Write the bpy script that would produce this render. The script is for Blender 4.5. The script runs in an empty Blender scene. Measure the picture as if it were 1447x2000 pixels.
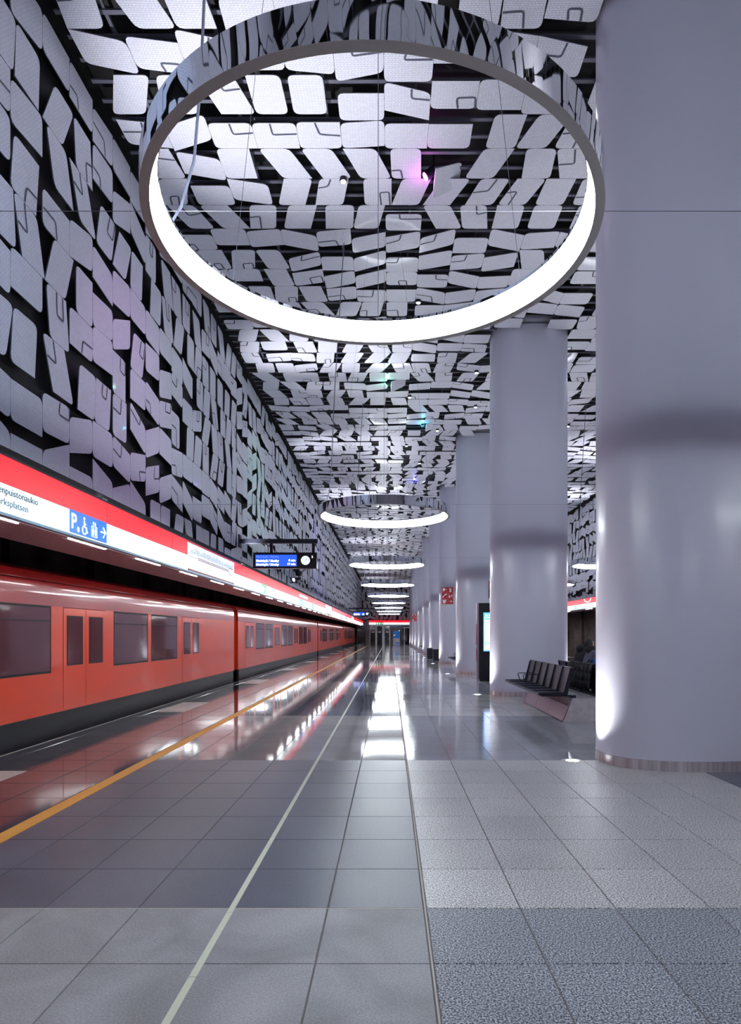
import bpy, bmesh, math, random
from mathutils import Vector, Matrix

# ------------------------------------------------------------------ camera, world, exposure
SC = bpy.context.scene
COL = SC.collection
PI = math.pi
F, VX, VY, EYE = 1235.0, 762.0, 1238.0, 1.45
cam_d = bpy.data.cameras.new('camera')
cam = bpy.data.objects.new('camera', cam_d)
COL.objects.link(cam)
cam.location = (0, 0, EYE)
cam.rotation_euler = (PI/2, 0, 0)
cam_d.sensor_fit = 'VERTICAL'
cam_d.sensor_height = 36.0
cam_d.lens = F/2000*36.0
cam_d.shift_y = (VY-1000)/2000
cam_d.shift_x = -(VX-723.5)/2000
cam_d.clip_end = 400
SC.camera = cam
SC.view_settings.view_transform = 'Standard'
SC.view_settings.look = 'None'
SC.view_settings.gamma = 1
SC.view_settings.use_curve_mapping = False
SC.view_settings.exposure = 0.3
W = bpy.data.worlds.new('world')
SC.world = W
W.use_nodes = True
W.node_tree.nodes['Background'].inputs[0].default_value = (.55, .58, .75, 1)
W.node_tree.nodes['Background'].inputs[1].default_value = 0.25

RING_E, RING_FILL_E, FASCIA_E = 33.0, 19.0, .95
UPLIGHT_W, CEIL_UP_W = 225.0, 2000.0

# ------------------------------------------------------------------ layout
PIT = 7.87                 # bay length
CX = 3.30                  # centre line of the pillars
HC = EYE+7.01              # ceiling
XW = -3.89                 # left wall
XR = 10.49
YE = 87.0                  # end wall
Y0 = -6.0

# ------------------------------------------------------------------ materials
def srgb(r, g, b):
    f = lambda c: ((c/255+.055)/1.055)**2.4 if c/255 > .04045 else c/255/12.92
    return (f(r), f(g), f(b), 1)
MATS = {}
def mat(name, col, rough=.5, metal=0, spec=.5, emit=None, estr=0, coat=0):
    if name in MATS: return MATS[name]
    m = bpy.data.materials.new(name); m.use_nodes = True
    b = m.node_tree.nodes['Principled BSDF']
    b.inputs['Base Color'].default_value = col
    b.inputs['Roughness'].default_value = rough
    b.inputs['Metallic'].default_value = metal
    b.inputs['Specular IOR Level'].default_value = spec
    b.inputs['Coat Weight'].default_value = coat
    if emit:
        b.inputs['Emission Color'].default_value = emit
        b.inputs['Emission Strength'].default_value = estr
    MATS[name] = m
    return m
def nodes(m): return m.node_tree.nodes, m.node_tree.links, m.node_tree.nodes['Principled BSDF']
def noise_col(m, c1, c2, scale, lo=.4, hi=.6, detail=3, rough_rng=None, bump=0, vec='Object', stretch=None):
    n, l, b = nodes(m)
    tc = n.new('ShaderNodeTexCoord'); src = tc.outputs[vec]
    if vec == 'Geo':
        pass
    if stretch:
        mp = n.new('ShaderNodeMapping'); mp.inputs['Scale'].default_value = stretch
        l.new(src, mp.inputs[0]); src = mp.outputs[0]
    t = n.new('ShaderNodeTexNoise'); t.inputs['Scale'].default_value = scale; t.inputs['Detail'].default_value = detail
    l.new(src, t.inputs['Vector'])
    r = n.new('ShaderNodeValToRGB'); r.color_ramp.elements[0].position = lo; r.color_ramp.elements[1].position = hi
    r.color_ramp.elements[0].color = c1; r.color_ramp.elements[1].color = c2
    l.new(t.outputs[0], r.inputs[0]); l.new(r.outputs[0], b.inputs['Base Color'])
    if rough_rng:
        t2 = n.new('ShaderNodeTexNoise'); t2.inputs['Scale'].default_value = 1.7; t2.inputs['Detail'].default_value = 5
        l.new(src, t2.inputs['Vector'])
        mr = n.new('ShaderNodeMapRange'); mr.inputs[1].default_value = .35; mr.inputs[2].default_value = .65
        mr.inputs[3].default_value, mr.inputs[4].default_value = rough_rng
        l.new(t2.outputs[0], mr.inputs[0]); l.new(mr.outputs[0], b.inputs['Roughness'])
    if bump:
        bp = n.new('ShaderNodeBump'); bp.inputs['Strength'].default_value = bump; bp.inputs['Distance'].default_value = .01
        l.new(t.outputs[0], bp.inputs['Height']); l.new(bp.outputs[0], b.inputs['Normal'])
    return r

def geo_vec(n):      # world position, so pieces that share a mesh still differ
    return n.new('ShaderNodeNewGeometry').outputs['Position']

def stone(name, c1, c2, speck, lo, hi, rough, blotch=.12, stain=None):
    """speckled granite / ceramic: fine grain, cloudy wear and gloss that varies"""
    m = mat(name, c1, .3, spec=.3)
    n, l, b = nodes(m); pos = geo_vec(n)
    t = n.new('ShaderNodeTexNoise'); t.inputs['Scale'].default_value = speck; t.inputs['Detail'].default_value = 4; t.inputs['Roughness'].default_value = .8
    l.new(pos, t.inputs['Vector'])
    r = n.new('ShaderNodeValToRGB'); e = r.color_ramp.elements
    e[0].position, e[1].position = lo, hi; e[0].color, e[1].color = c1, c2
    l.new(t.outputs[0], r.inputs[0])
    t2 = n.new('ShaderNodeTexNoise'); t2.inputs['Scale'].default_value = 1.6; t2.inputs['Detail'].default_value = 6
    t2.inputs['Distortion'].default_value = .9 if stain else .15
    l.new(pos, t2.inputs['Vector'])
    mr = n.new('ShaderNodeMapRange'); mr.inputs[1].default_value = .3; mr.inputs[2].default_value = .7
    mr.inputs[3].default_value = 1-blotch; mr.inputs[4].default_value = 1+blotch
    l.new(t2.outputs[0], mr.inputs[0])
    mx = n.new('ShaderNodeVectorMath'); mx.operation = 'SCALE'
    l.new(r.outputs[0], mx.inputs[0]); l.new(mr.outputs[0], mx.inputs['Scale'])
    # each tile a little different in tone
    vm = n.new('ShaderNodeVectorMath'); vm.operation = 'DIVIDE'; vm.inputs[1].default_value = (.5045, ROW, 1)
    va = n.new('ShaderNodeVectorMath'); va.operation = 'ADD'; va.inputs[1].default_value = (9.634, 10.0+(-3.34 % ROW)/ROW, .5)
    vf = n.new('ShaderNodeVectorMath'); vf.operation = 'FLOOR'
    wn = n.new('ShaderNodeTexWhiteNoise')
    l.new(pos, vm.inputs[0]); l.new(vm.outputs[0], va.inputs[0]); l.new(va.outputs[0], vf.inputs[0]); l.new(vf.outputs[0], wn.inputs['Vector'])
    mw = n.new('ShaderNodeMapRange'); mw.inputs[3].default_value = .93; mw.inputs[4].default_value = 1.07
    l.new(wn.outputs['Value'], mw.inputs[0])
    m2 = n.new('ShaderNodeVectorMath'); m2.operation = 'SCALE'
    l.new(mx.outputs[0], m2.inputs[0]); l.new(mw.outputs[0], m2.inputs['Scale']); l.new(m2.outputs[0], b.inputs['Base Color'])
    m3 = n.new('ShaderNodeMapRange'); m3.inputs[1].default_value = .3; m3.inputs[2].default_value = .7
    m3.inputs[3].default_value, m3.inputs[4].default_value = rough
    l.new(t2.outputs[0], m3.inputs[0]); l.new(m3.outputs[0], b.inputs['Roughness'])
    bp = n.new('ShaderNodeBump'); bp.inputs['Strength'].default_value = .012; bp.inputs['Distance'].default_value = .003
    l.new(t.outputs[0], bp.inputs['Height']); l.new(bp.outputs[0], b.inputs['Normal'])
    return m

ROW = PIT/2/7.03           # depth of one tile row
M_TDARK = stone('slate_blue_tile', srgb(92, 96, 110), srgb(112, 116, 130), 60, .3, .7, (.04, .06), .08)
M_TDARKN = stone('worn_slate_tile', srgb(80, 86, 100), srgb(98, 103, 118), 60, .3, .7, (.29, .36), .14)
M_TMID = stone('mid_grey_tile', srgb(138, 138, 139), srgb(172, 172, 172), 110, .35, .65, (.045, .07), .08)
M_TNEAR = stone('worn_grey_tile', srgb(128, 132, 136), srgb(166, 169, 173), 110, .35, .65, (.42, .58), .30, 1)
M_TBLACK = stone('anthracite_tile', srgb(54, 54, 62), srgb(68, 66, 74), 90, .35, .65, (.05, .10), .12)
M_TWHITE = stone('pale_granite_tile', srgb(190, 186, 182), srgb(220, 216, 210), 140, .35, .65, (.18, .26), .05)
M_GLIGHT = stone('light_granite_tile', srgb(96, 100, 104), srgb(226, 228, 228), 100, .44, .57, (.29, .36), .10)
M_GLIGHT2 = stone('polished_light_granite_tile', srgb(128, 132, 136), srgb(226, 228, 230), 120, .42, .58, (.05, .08), .08)
M_GMID = stone('grey_granite_tile', srgb(82, 88, 98), srgb(180, 186, 194), 120, .42, .58, (.09, .13), .10)
M_GDARK = stone('dark_granite_tile', srgb(38, 44, 56), srgb(206, 214, 224), 115, .445, .60, (.35, .5), .08)
M_GROUT = mat('grout', srgb(104, 100, 100), .8)
M_GROUTL = mat('pale_joint', srgb(176, 172, 166), .5)
M_YEL = mat('yellow_strip', srgb(236, 176, 84), .45)
M_GLOW = mat('pale_green_strip', srgb(208, 216, 196), .35)
M_BLACK = mat('black_void', srgb(16, 16, 22), .7)
M_RAIL = mat('grey_rail', srgb(92, 94, 110), .5)
M_PILLAR = mat('pillar_enamel', srgb(186, 188, 206), .36, coat=.22)
nodes(M_PILLAR)[2].inputs['Coat Roughness'].default_value = .16
noise_col(M_PILLAR, srgb(184, 186, 206), srgb(190, 192, 210), .6, .3, .7, 2)
M_STEEL = mat('brushed_steel', srgb(176, 168, 176), .34, .65)
M_STEEL2 = mat('ring_steel', srgb(196, 194, 190), .38, .35)
noise_col(M_STEEL, srgb(168, 160, 168), srgb(206, 200, 206), 3, .35, .65, 2, None, 0, 'Object', (6, 6, .2))
M_MIRROR = mat('polished_mirror', srgb(226, 228, 232), .02, 1)
n, l, b = nodes(M_MIRROR)
t = n.new('ShaderNodeTexNoise'); t.inputs['Scale'].default_value = 2.2; t.inputs['Detail'].default_value = 1
tc = n.new('ShaderNodeTexCoord'); l.new(tc.outputs['Object'], t.inputs['Vector'])
bp = n.new('ShaderNodeBump'); bp.inputs['Strength'].default_value = .4; bp.inputs['Distance'].default_value = .02
l.new(t.outputs[0], bp.inputs['Height']); l.new(bp.outputs[0], b.inputs['Normal'])
M_RING = mat('ring_diffuser', (1, 1, 1, 1), .5, emit=(.89, .955, 1, 1), estr=RING_E)
M_RINGFILL = mat('ring_added_glow', (1, 1, 1, 1), .5, emit=(.89, .955, 1, 1), estr=RING_FILL_E)  # unseen upward glow, added to brighten the ceiling and its bounce light
M_PRINT = mat('dark_print', srgb(70, 74, 92), .5)
M_WHITE = mat('white_print', srgb(235, 238, 245), .4)
M_DKMET = mat('dark_metal', srgb(40, 42, 54), .4, .6)
M_SEAT = mat('seat_metal', srgb(50, 54, 74), .4, .2)
M_SEATE = mat('seat_edge', srgb(34, 36, 50), .4, .5)
M_STONE = mat('bench_stone', srgb(150, 148, 150), .5)
noise_col(M_STONE, srgb(176, 174, 178), srgb(196, 194, 196), 8, .35, .65, 4)
M_BRONZE = mat('bronze_plate', srgb(146, 134, 152), .38, .6)
M_CONC = mat('tunnel_concrete', srgb(66, 60, 62), .8)
noise_col(M_CONC, srgb(80, 70, 70), srgb(128, 112, 110), .9, .3, .7, 6)
M_GREYW = mat('grey_wall_paint', srgb(128, 126, 138), .5)
noise_col(M_GREYW, srgb(120, 118, 130), srgb(136, 134, 146), 1.5, .3, .7, 4)
M_GLASSD = mat('dark_glass', srgb(24, 30, 34), .06, 0, .8, coat=.3)

def panel_material(name, axes):
    m = mat(name, srgb(204, 206, 222), .36, coat=.12)
    n, l, b = nodes(m); pos = geo_vec(n)
    sp = n.new('ShaderNodeSeparateXYZ'); l.new(pos, sp.inputs[0])
    cb = n.new('ShaderNodeCombineXYZ')
    l.new(sp.outputs[axes[0]], cb.inputs[0]); l.new(sp.outputs[axes[1]], cb.inputs[1])
    nz = n.new('ShaderNodeTexNoise'); nz.inputs['Scale'].default_value = 4; l.new(cb.outputs[0], nz.inputs['Vector'])
    ad = n.new('ShaderNodeVectorMath'); ad.operation = 'MULTIPLY_ADD'
    ad.inputs[1].default_value = (.03, .03, 0); l.new(nz.outputs['Color'], ad.inputs[0]); l.new(cb.outputs[0], ad.inputs[2])
    br = n.new('ShaderNodeTexBrick'); br.inputs['Scale'].default_value = 1
    br.inputs['Brick Width'].default_value = .042; br.inputs['Row Height'].default_value = .026
    br.inputs['Mortar Size'].default_value = .0022; br.offset = .35
    br.inputs['Color1'].default_value = srgb(212, 214, 228); br.inputs['Color2'].default_value = srgb(202, 205, 220)
    br.inputs['Mortar'].default_value = srgb(160, 163, 182)
    l.new(ad.outputs[0], br.inputs['Vector'])
    # faint golden thread-like cracks
    vo = n.new('ShaderNodeTexVoronoi'); vo.feature = 'DISTANCE_TO_EDGE'; vo.inputs['Scale'].default_value = 4.5
    ad2 = n.new('ShaderNodeVectorMath'); ad2.operation = 'MULTIPLY_ADD'; ad2.inputs[1].default_value = (.2, .2, 0)
    l.new(nz.outputs['Color'], ad2.inputs[0]); l.new(cb.outputs[0], ad2.inputs[2]); l.new(ad2.outputs[0], vo.inputs['Vector'])
    r = n.new('ShaderNodeValToRGB'); r.color_ramp.elements[0].position = .0; r.color_ramp.elements[1].position = .018
    r.color_ramp.elements[0].color = (1, 1, 1, 1); r.color_ramp.elements[1].color = (0, 0, 0, 1)
    l.new(vo.outputs['Distance'], r.inputs[0])
    mu = n.new('ShaderNodeMath'); mu.operation = 'MULTIPLY'; mu.inputs[1].default_value = .4; l.new(r.outputs[0], mu.inputs[0])
    mx = n.new('ShaderNodeMix'); mx.data_type = 'RGBA'; mx.inputs[7].default_value = srgb(196, 188, 180)
    l.new(mu.outputs[0], mx.inputs[0]); l.new(br.outputs[0], mx.inputs[6]); l.new(mx.outputs[2], b.inputs['Base Color'])
    return m
M_PANC = panel_material('ceiling_panel_enamel', (0, 1))
M_PANW = panel_material('wall_panel_enamel', (1, 2))
M_PANE = panel_material('end_panel_enamel', (0, 2))

# ------------------------------------------------------------------ mesh helpers
class MB:
    def __init__(s): s.v = []; s.f = []; s.m = []
    def poly(s, pts, mi=0):
        i = len(s.v); s.v += [tuple(p) for p in pts]; s.f.append(tuple(range(i, i+len(pts)))); s.m.append(mi)
    def box(s, a, b, mi=0):
        (x0, y0, z0), (x1, y1, z1) = [min(p, q) for p, q in zip(a, b)], [max(p, q) for p, q in zip(a, b)]
        i = len(s.v)
        s.v += [(x0,y0,z0),(x1,y0,z0),(x1,y1,z0),(x0,y1,z0),(x0,y0,z1),(x1,y0,z1),(x1,y1,z1),(x0,y1,z1)]
        for q in ((0,3,2,1),(4,5,6,7),(0,1,5,4),(1,2,6,5),(2,3,7,6),(3,0,4,7)):
            s.f.append(tuple(i+k for k in q)); s.m.append(mi)
        return s
    def prism(s, poly, fr, to, axis, mi=0, cap_mi=None):
        """poly: 2-D points; extruded along axis 'x','y' or 'z' from fr to to"""
        def p3(u, v, t): return {'x': (t, u, v), 'y': (u, t, v), 'z': (u, v, t)}[axis]
        n = len(poly); i = len(s.v)
        s.v += [p3(u, v, fr) for u, v in poly]+[p3(u, v, to) for u, v in poly]
        s.f.append(tuple(i+k for k in range(n))[::-1]); s.m.append(mi if cap_mi is None else cap_mi)
        s.f.append(tuple(i+n+k for k in range(n))); s.m.append(mi if cap_mi is None else cap_mi)
        for k in range(n):
            s.f.append((i+k, i+(k+1) % n, i+n+(k+1) % n, i+n+k)); s.m.append(mi)
        return s
    def lathe(s, prof, c, seg=48, mi=0, close=True, mis=None):
        i = len(s.v); n = len(prof)
        for k in range(seg):
            a = 2*PI*k/seg
            for r, z in prof: s.v.append((c[0]+r*math.cos(a), c[1]+r*math.sin(a), c[2]+z))
        for k in range(seg):
            for j in range(n if close else n-1):
                a0 = i+k*n+j; a1 = i+k*n+(j+1) % n; b0 = i+((k+1) % seg)*n+j; b1 = i+((k+1) % seg)*n+(j+1) % n
                s.f.append((a0, b0, b1, a1)); s.m.append(mis[j] if mis else mi)
        return s
    def tube(s, pts, r, seg=6, mi=0):
        pts = [Vector(p) for p in pts]; i0 = len(s.v)
        for k, p in enumerate(pts):
            d = (pts[min(k+1, len(pts)-1)]-pts[max(k-1, 0)]).normalized()
            up = Vector((0, 0, 1)) if abs(d.z) < .9 else Vector((0, 1, 0))
            a = d.cross(up).normalized(); b = d.cross(a)
            for q in range(seg):
                t = 2*PI*q/seg; s.v.append(tuple(p+a*math.cos(t)*r+b*math.sin(t)*r))
        for k in range(len(pts)-1):
            for q in range(seg):
                s.f.append((i0+k*seg+q, i0+k*seg+(q+1) % seg, i0+(k+1)*seg+(q+1) % seg, i0+(k+1)*seg+q)); s.m.append(mi)
        s.f.append(tuple(i0+q for q in range(seg))); s.m.append(mi)
        e = i0+(len(pts)-1)*seg
        s.f.append(tuple(e+q for q in range(seg))[::-1]); s.m.append(mi)
        return s
    def mesh(s, name, mats, smooth=None):
        me = bpy.data.meshes.new(name); me.from_pydata(s.v, [], s.f)
        for m in (mats if isinstance(mats, (list, tuple)) else [mats]): me.materials.append(m)
        me.polygons.foreach_set('material_index', s.m)
        bm = bmesh.new(); bm.from_mesh(me); bmesh.ops.recalc_face_normals(bm, faces=bm.faces); bm.to_mesh(me); bm.free()
        if smooth is not None:
            me.shade_smooth() if hasattr(me, 'shade_smooth') else None
            me.set_sharp_from_angle(angle=smooth)
        me.update()
        return me
    def obj(s, name, mats, parent=None, smooth=None, loc=None, rot=None):
        return link(name, s.mesh(name, mats, smooth), parent, loc, rot)
def link(name, data, parent=None, loc=None, rot=None):
    o = bpy.data.objects.new(name, data); COL.objects.link(o)
    if parent: o.parent = parent
    if loc: o.location = loc
    if rot: o.rotation_euler = rot
    return o
def tag(o, label=None, cat=None, group=None, kind=None):
    if label: o['label'] = label
    if cat: o['category'] = cat
    if group: o['group'] = group
    if kind: o['kind'] = kind
    return o
def empty(name, loc, label, cat, group=None, rot=None):
    return tag(link(name, None, None, loc, rot), label, cat, group)
def copy_tree(o, parent=None):
    c = o.copy(); COL.objects.link(c); c.parent = parent
    for ch in list(o.children): copy_tree(ch, c)
    return c
def text(body, size, loc, rot, m, parent, name='lettering', align='LEFT', bold=0, squeeze=1, depth=.0015):
    cu = bpy.data.curves.new(name, 'FONT'); cu.body = body; cu.size = size; cu.extrude = depth; cu.offset = bold
    cu.align_x = align; cu.materials.append(m); cu.resolution_u = 3
    t = bpy.data.objects.new('t', cu); COL.objects.link(t); bpy.context.view_layer.update()
    me = bpy.data.meshes.new_from_object(t.evaluated_get(bpy.context.evaluated_depsgraph_get()))
    bpy.data.objects.remove(t); me.name = name
    o = link(name, me, parent, loc, rot); o.scale = (squeeze, 1, 1)
    return o

# ------------------------------------------------------------------ the perforated enamel panels of ceiling and walls
def round_poly(pts, rad, seg=3):
    out = []; n = len(pts)
    for i in range(n):
        p = Vector(pts[i]); a = Vector(pts[i-1]); b = Vector(pts[(i+1) % n]); r = rad[i]
        if r <= .004: out.append(tuple(p)); continue
        da = (a-p); db = (b-p); r1 = min(r, da.length*.42); r2 = min(r, db.length*.42)
        pa = p+da.normalized()*r1; pb = p+db.normalized()*r2
        for k in range(seg+1):
            t = k/seg; out.append(tuple(pa*(1-t)**2+p*2*t*(1-t)+pb*t*t))
    return out

def gen_cells(nu, nv, seed, pv=.5):
    """four corner offsets (in cell units) of every panel: V panels lean sideways, H panels up and down"""
    rg = random.Random(seed); ty = []
    for j in range(nv):
        row = [rg.random() < pv]
        for i in range(1, nu): row.append(row[-1] if rg.random() < .55 else (rg.random() < pv))
        ty.append(row)
    cells = {}; ovl = [0]*nu; ovr = [0]*nu
    for j in range(nv):
        pt, pb = 0.0, 0.0
        for i in range(nu):
            if ty[j][i]:
                pw = rg.uniform(.70, .79); mx = .995-pw
                ext = .17 if i+1 < nu and ty[j][i+1] else 0
                ch = (0, 0, mx*.5, mx+ext*.5, mx+ext, mx+ext)
                a = min(max(rg.choice(ch), pt), mx+ext); b = min(max(rg.choice(ch), pb), mx+ext)
                c = [(b, .004), (b+pw, .004), (a+pw, .996), (a, .996)]
                pt = max(0, a+pw-1)+.004; pb = max(0, b+pw-1)+.004
                ovl[i] = ovr[i] = 0
            else:
                ph = rg.uniform(.70, .79); mx = .995-ph
                ext = .17 if j+1 < nv and not ty[j+1][i] else 0
                ch = (0, 0, mx*.5, mx+ext*.5, mx+ext, mx+ext)
                a = min(max(rg.choice(ch), ovl[i]), mx+ext); b = min(max(rg.choice(ch), ovr[i]), mx+ext)
                x0 = max(.004, pt, pb); c = [(x0, a), (.997, b), (.997, b+ph), (x0, a+ph)]
                ovl[i] = max(0, a+ph-1)+.004; ovr[i] = max(0, b+ph-1)+.004
                pt = pb = 0
            sharp = rg.choice((0, 1, 2, 3, 0, 1, 2, 3, 9)); sh2 = rg.choice((0, 1, 2, 3, 9, 9, 9, 9))
            rad = [0 if k in (sharp, sh2) else .085 for k in range(4)]
            orn = None
            if rg.random() < .42:
                s = rg.uniform(.3, .58); d = rg.uniform(.26, .5); u = rg.uniform(.35, .65)
                k = rg.randrange(4)
                orn = [[(u, 0), (u+rg.uniform(-.08, .08), d), (1, d+rg.uniform(-.1, .1))],
                       [(0, s), (s, s+rg.uniform(-.1, .05)), (s+.05, 0)],
                       [(u, 1), (u-.05, 1-d), (u+s*.7, 1-d-.03), (u+s*.7+.03, 1)],
                       [(0, 1-d), (s, 1-d*1.1), (s+.05, 1)]][k]
            cells[i, j] = (c, rad, orn)
    return cells

def add_panel(mb, cell, i, j, u0, v0, pu, pv_, to3, nrm, thick=.014):
    c, rad, orn = cell
    q = [(u0+(i+a)*pu, v0+(j+b)*pv_) for a, b in c]
    pl = round_poly(q, rad)
    front = [to3(u, v, 0) for u, v in pl]; back = [to3(u, v, -thick) for u, v in pl]
    n = len(pl); k0 = len(mb.v); mb.v += front+back
    mb.f.append(tuple(range(k0, k0+n))); mb.m.append(0)
    mb.f.append(tuple(range(k0+2*n-1, k0+n-1, -1))); mb.m.append(0)
    for k in range(n):
        mb.f.append((k0+k, k0+n+k, k0+n+(k+1) % n, k0+(k+1) % n)); mb.m.append(2)
    if orn:
        def bl(s, t):
            s = min(max(s, .015), .985); t = min(max(t, .015), .985)
            x = (1-s)*(1-t)*q[0][0]+s*(1-t)*q[1][0]+s*t*q[2][0]+(1-s)*t*q[3][0]
            y = (1-s)*(1-t)*q[0][1]+s*(1-t)*q[1][1]+s*t*q[2][1]+(1-s)*t*q[3][1]
            return Vector((x, y))
        P = [bl(*o) for o in orn]; R = [P[0]]
        for k in range(1, len(P)-1):
            for t in (0, .5, 1):
                a = P[k]+(P[k-1]-P[k]).normalized()*.035; b = P[k]+(P[k+1]-P[k]).normalized()*.035
                R.append(a*(1-t)**2+P[k]*2*t*(1-t)+b*t*t)
        R.append(P[-1]); w = .0135
        L = []
        for k, p in enumerate(R):
            d = (R[min(k+1, len(R)-1)]-R[max(k-1, 0)]).normalized(); nn = Vector((-d.y, d.x))*w
            L.append((p+nn, p-nn))
        for k in range(len(L)-1):
            mb.poly([to3(*L[k][0], .003), to3(*L[k+1][0], .003), to3(*L[k+1][1], .003), to3(*L[k][1], .003)], 1)

def panel_field(parent, nu, nv, u0, v0, pu, pv_, to3, key, limit, mats, seed, skip=None, name='panel', pv=.5):
    cells = gen_cells(nu, nv, seed, pv)
    todo = [ij for ij in cells if not (skip and skip(u0+(ij[0]+.5)*pu, v0+(ij[1]+.5)*pv_))]
    todo.sort(key=lambda ij: key(u0+(ij[0]+.5)*pu, v0+(ij[1]+.5)*pv_))
    rest = MB()
    for n_, ij in enumerate(todo):
        k = key(u0+(ij[0]+.5)*pu, v0+(ij[1]+.5)*pv_)
        if n_ < limit and k < 1e5:
            mb = MB(); add_panel(mb, cells[ij], *ij, u0, v0, pu, pv_, to3, 1); mb.obj(name, mats, parent)
        else:
            add_panel(rest, cells[ij], *ij, u0, v0, pu, pv_, to3, 1)
    if rest.v:
        tag(rest.obj('panel_field', mats, parent), kind='stuff')

def in_view(x, y, z, m=30):
    if y < .3: return False
    px = VX+F*x/y; py = VY-F*(z-EYE)/y
    return -m < px < 1447+m and -m < py < 2000+m

PA, PB = .91, .62          # pillar half width and half depth
PILLARS = [6.62+PB+PIT*k for k in range(10)]
def near_pillar(x, y, m=.30):
    for py in [PILLARS[0]-PIT]+PILLARS:
        if ((x-CX)/(PA+m))**2+((y-py)/(PB+m))**2 < 1: return True
    return False

# ceiling
mb = MB(); mb.box((XW-.3, Y0, HC+.32), (XR+.3, YE+.3, HC+.5))
ceil = tag(mb.obj('ceiling', M_BLACK), kind='structure')
mb = MB(); y = Y0+.2
while y < YE-.1:
    mb.box((XW+.05, y, HC+.10), (XR-.05, y+.055, HC+.12)); y += .3025
for x in [XW+.6+1.2*k for k in range(12)]: mb.box((x, Y0, HC+.12), (x+.04, YE, HC+.16))
tag(mb.obj('ceiling_rail', M_RAIL, ceil), kind='stuff')
PU = .610
NU = 23; U0 = -.08-6*PU-.09*0
PVC = .6025
NVC = int((YE-Y0)/PVC); V0C = 7.93-PVC*int((7.93-Y0)/PVC)
SPOT_TILT = [(.60, 9.62), (-.05, 17.6), (1.12, 21.1), (1.15, 29.0), (5.95, 16.4), (5.3, 20.4)]
def ckey(x, y):
    return y if in_view(x, y, HC, 60) and y < 30 and not (x > 2.4 and 6.5 < y < 40 and x/y > .26) else 1e6
panel_field(ceil, NU, NVC, U0, V0C, PU, PVC, lambda u, v, d: (u, v, HC-d), ckey, 300,
            [M_PANC, M_PRINT, M_RAIL], 11, lambda x, y: near_pillar(x, y) or any(abs(x-a) < .3 and abs(y-b-.1) < .3 for a, b in SPOT_TILT))

# left and right walls
FT, FB = EYE+1.715, EYE+1.165      # fascia top and bottom, left
mb = MB(); mb.box((XW-.25, Y0, FT-.35), (XW-.13, YE, HC+.3))
wl = tag(mb.obj('wall_left', M_BLACK), kind='structure')
NVW = int((HC-FT+.05)/.598)+1
V0W = HC-.03-NVW*.598
NUW = int((YE-Y0)/.597)
U0W = 7.075-.597*int((7.075-Y0)/.597)
panel_field(wl, NUW, NVW, U0W, V0W, .597, .598, lambda u, v, d: (XW+d, u, v),
            lambda y, z: y if in_view(XW, y, z, 60) else 1e6, 300, [M_PANW, M_PRINT, M_RAIL], 23,
            lambda y, z: z < FT-.15, pv=.36)
RT, RB = EYE+1.87, EYE+1.35
mb = MB(); mb.box((XR+.13, Y0, RT-.35), (XR+.25, YE, HC+.3))
wr = tag(mb.obj('wall_right', M_BLACK), kind='structure')
panel_field(wr, NUW, NVW, U0W, V0W, .597, .598, lambda u, v, d: (XR-d, u, v),
            lambda y, z: y if 31 < y < 40 and z < 6.6 else 1e6, 140, [M_PANW, M_PRINT, M_RAIL], 31,
            lambda y, z: z < RT-.15, pv=.36)

# end wall
mb = MB(); mb.box((-4.85, YE+.12, 0), (XR+.3, YE+.3, HC+.3))
we = tag(mb.obj('wall_end', M_GREYW), kind='structure')
mb = MB(); mb.box((XW, YE+.06, EYE+1.9), (XR, YE+.1, HC+.3))
mb.obj('backing_board', M_BLACK, we)
panel_field(we, 24, 10, XW, EYE+1.95, .6, .52, lambda u, v, d: (u, YE-d, v),
            lambda x, z: 0 if x < 2.3 else 1e6, 110, [M_PANE, M_PRINT, M_RAIL], 5)

# ------------------------------------------------------------------ floor: one tile, one object near the camera
mb = MB(); mb.box((-4.60, Y0, -.30), (11.45, YE+.1, -.004))
floor = tag(mb.obj('floor', M_GROUT), kind='structure')
XS = [-4.60, -4.39, -3.84, -3.34, -2.84, -2.70, -2.33, -1.83, -1.33, -.835, -.33, .184]
XS += [.184+.5045*k for k in range(1, 7)]
XS[-1] = 3.30
XS += [3.30+.5045*k for k in range(1, 16)] + [11.42]
YS0 = 3.34-ROW*16
NROWS = int((YE-YS0)/ROW)
def band(y): return math.floor((y-3.34)/(ROW*7))
def tile_mat(xa, xb, ya):
    k = band(ya+.1); x = (xa+xb)/2
    if x < -2.75 or x > 9.3:
        ph = ((ya+.05-4.5) % 6.75)
        if (-4.45 < x < -3.84 or x > 10.6) and ph < 2.0: return 5
        return 3
    if x < .184: return 2 if k < 0 else 8 if k == 0 else (0 if k % 2 == 0 else 1)
    if x < 3.3: return 7 if k < 0 else 4 if k == 0 else (9 if k % 2 == 0 else 6)
    return 8 if k == 0 else 0 if k % 2 == 0 else 1
TM = [M_TDARK, M_TMID, M_TNEAR, M_TBLACK, M_GLIGHT, M_TWHITE, M_GMID, M_GDARK, M_TDARKN, M_GLIGHT2]
tiles = []
for r in range(NROWS+1):
    ya = YS0+r*ROW; yb = min(ya+ROW, YE+.1)
    for c in range(len(XS)-1):
        xa, xb = XS[c], XS[c+1]
        if abs(xa+2.84) < .01: continue
        g = .0035
        gl = .010 if abs(xa-.184) < .01 else g
        gr = .010 if abs(xb-.184) < .01 else g
        gy = .006 if abs(ya-3.34) < .01 else .0025
        tiles.append((xa+gl, xb-gr, ya+gy, yb-.0025, tile_mat(xa, xb, ya)))
def tkey(t):
    x = (t[0]+t[1])/2; y = (t[2]+t[3])/2
    return y if in_view(x, y, 0, 40) else 1e6
tiles.sort(key=tkey)
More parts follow.
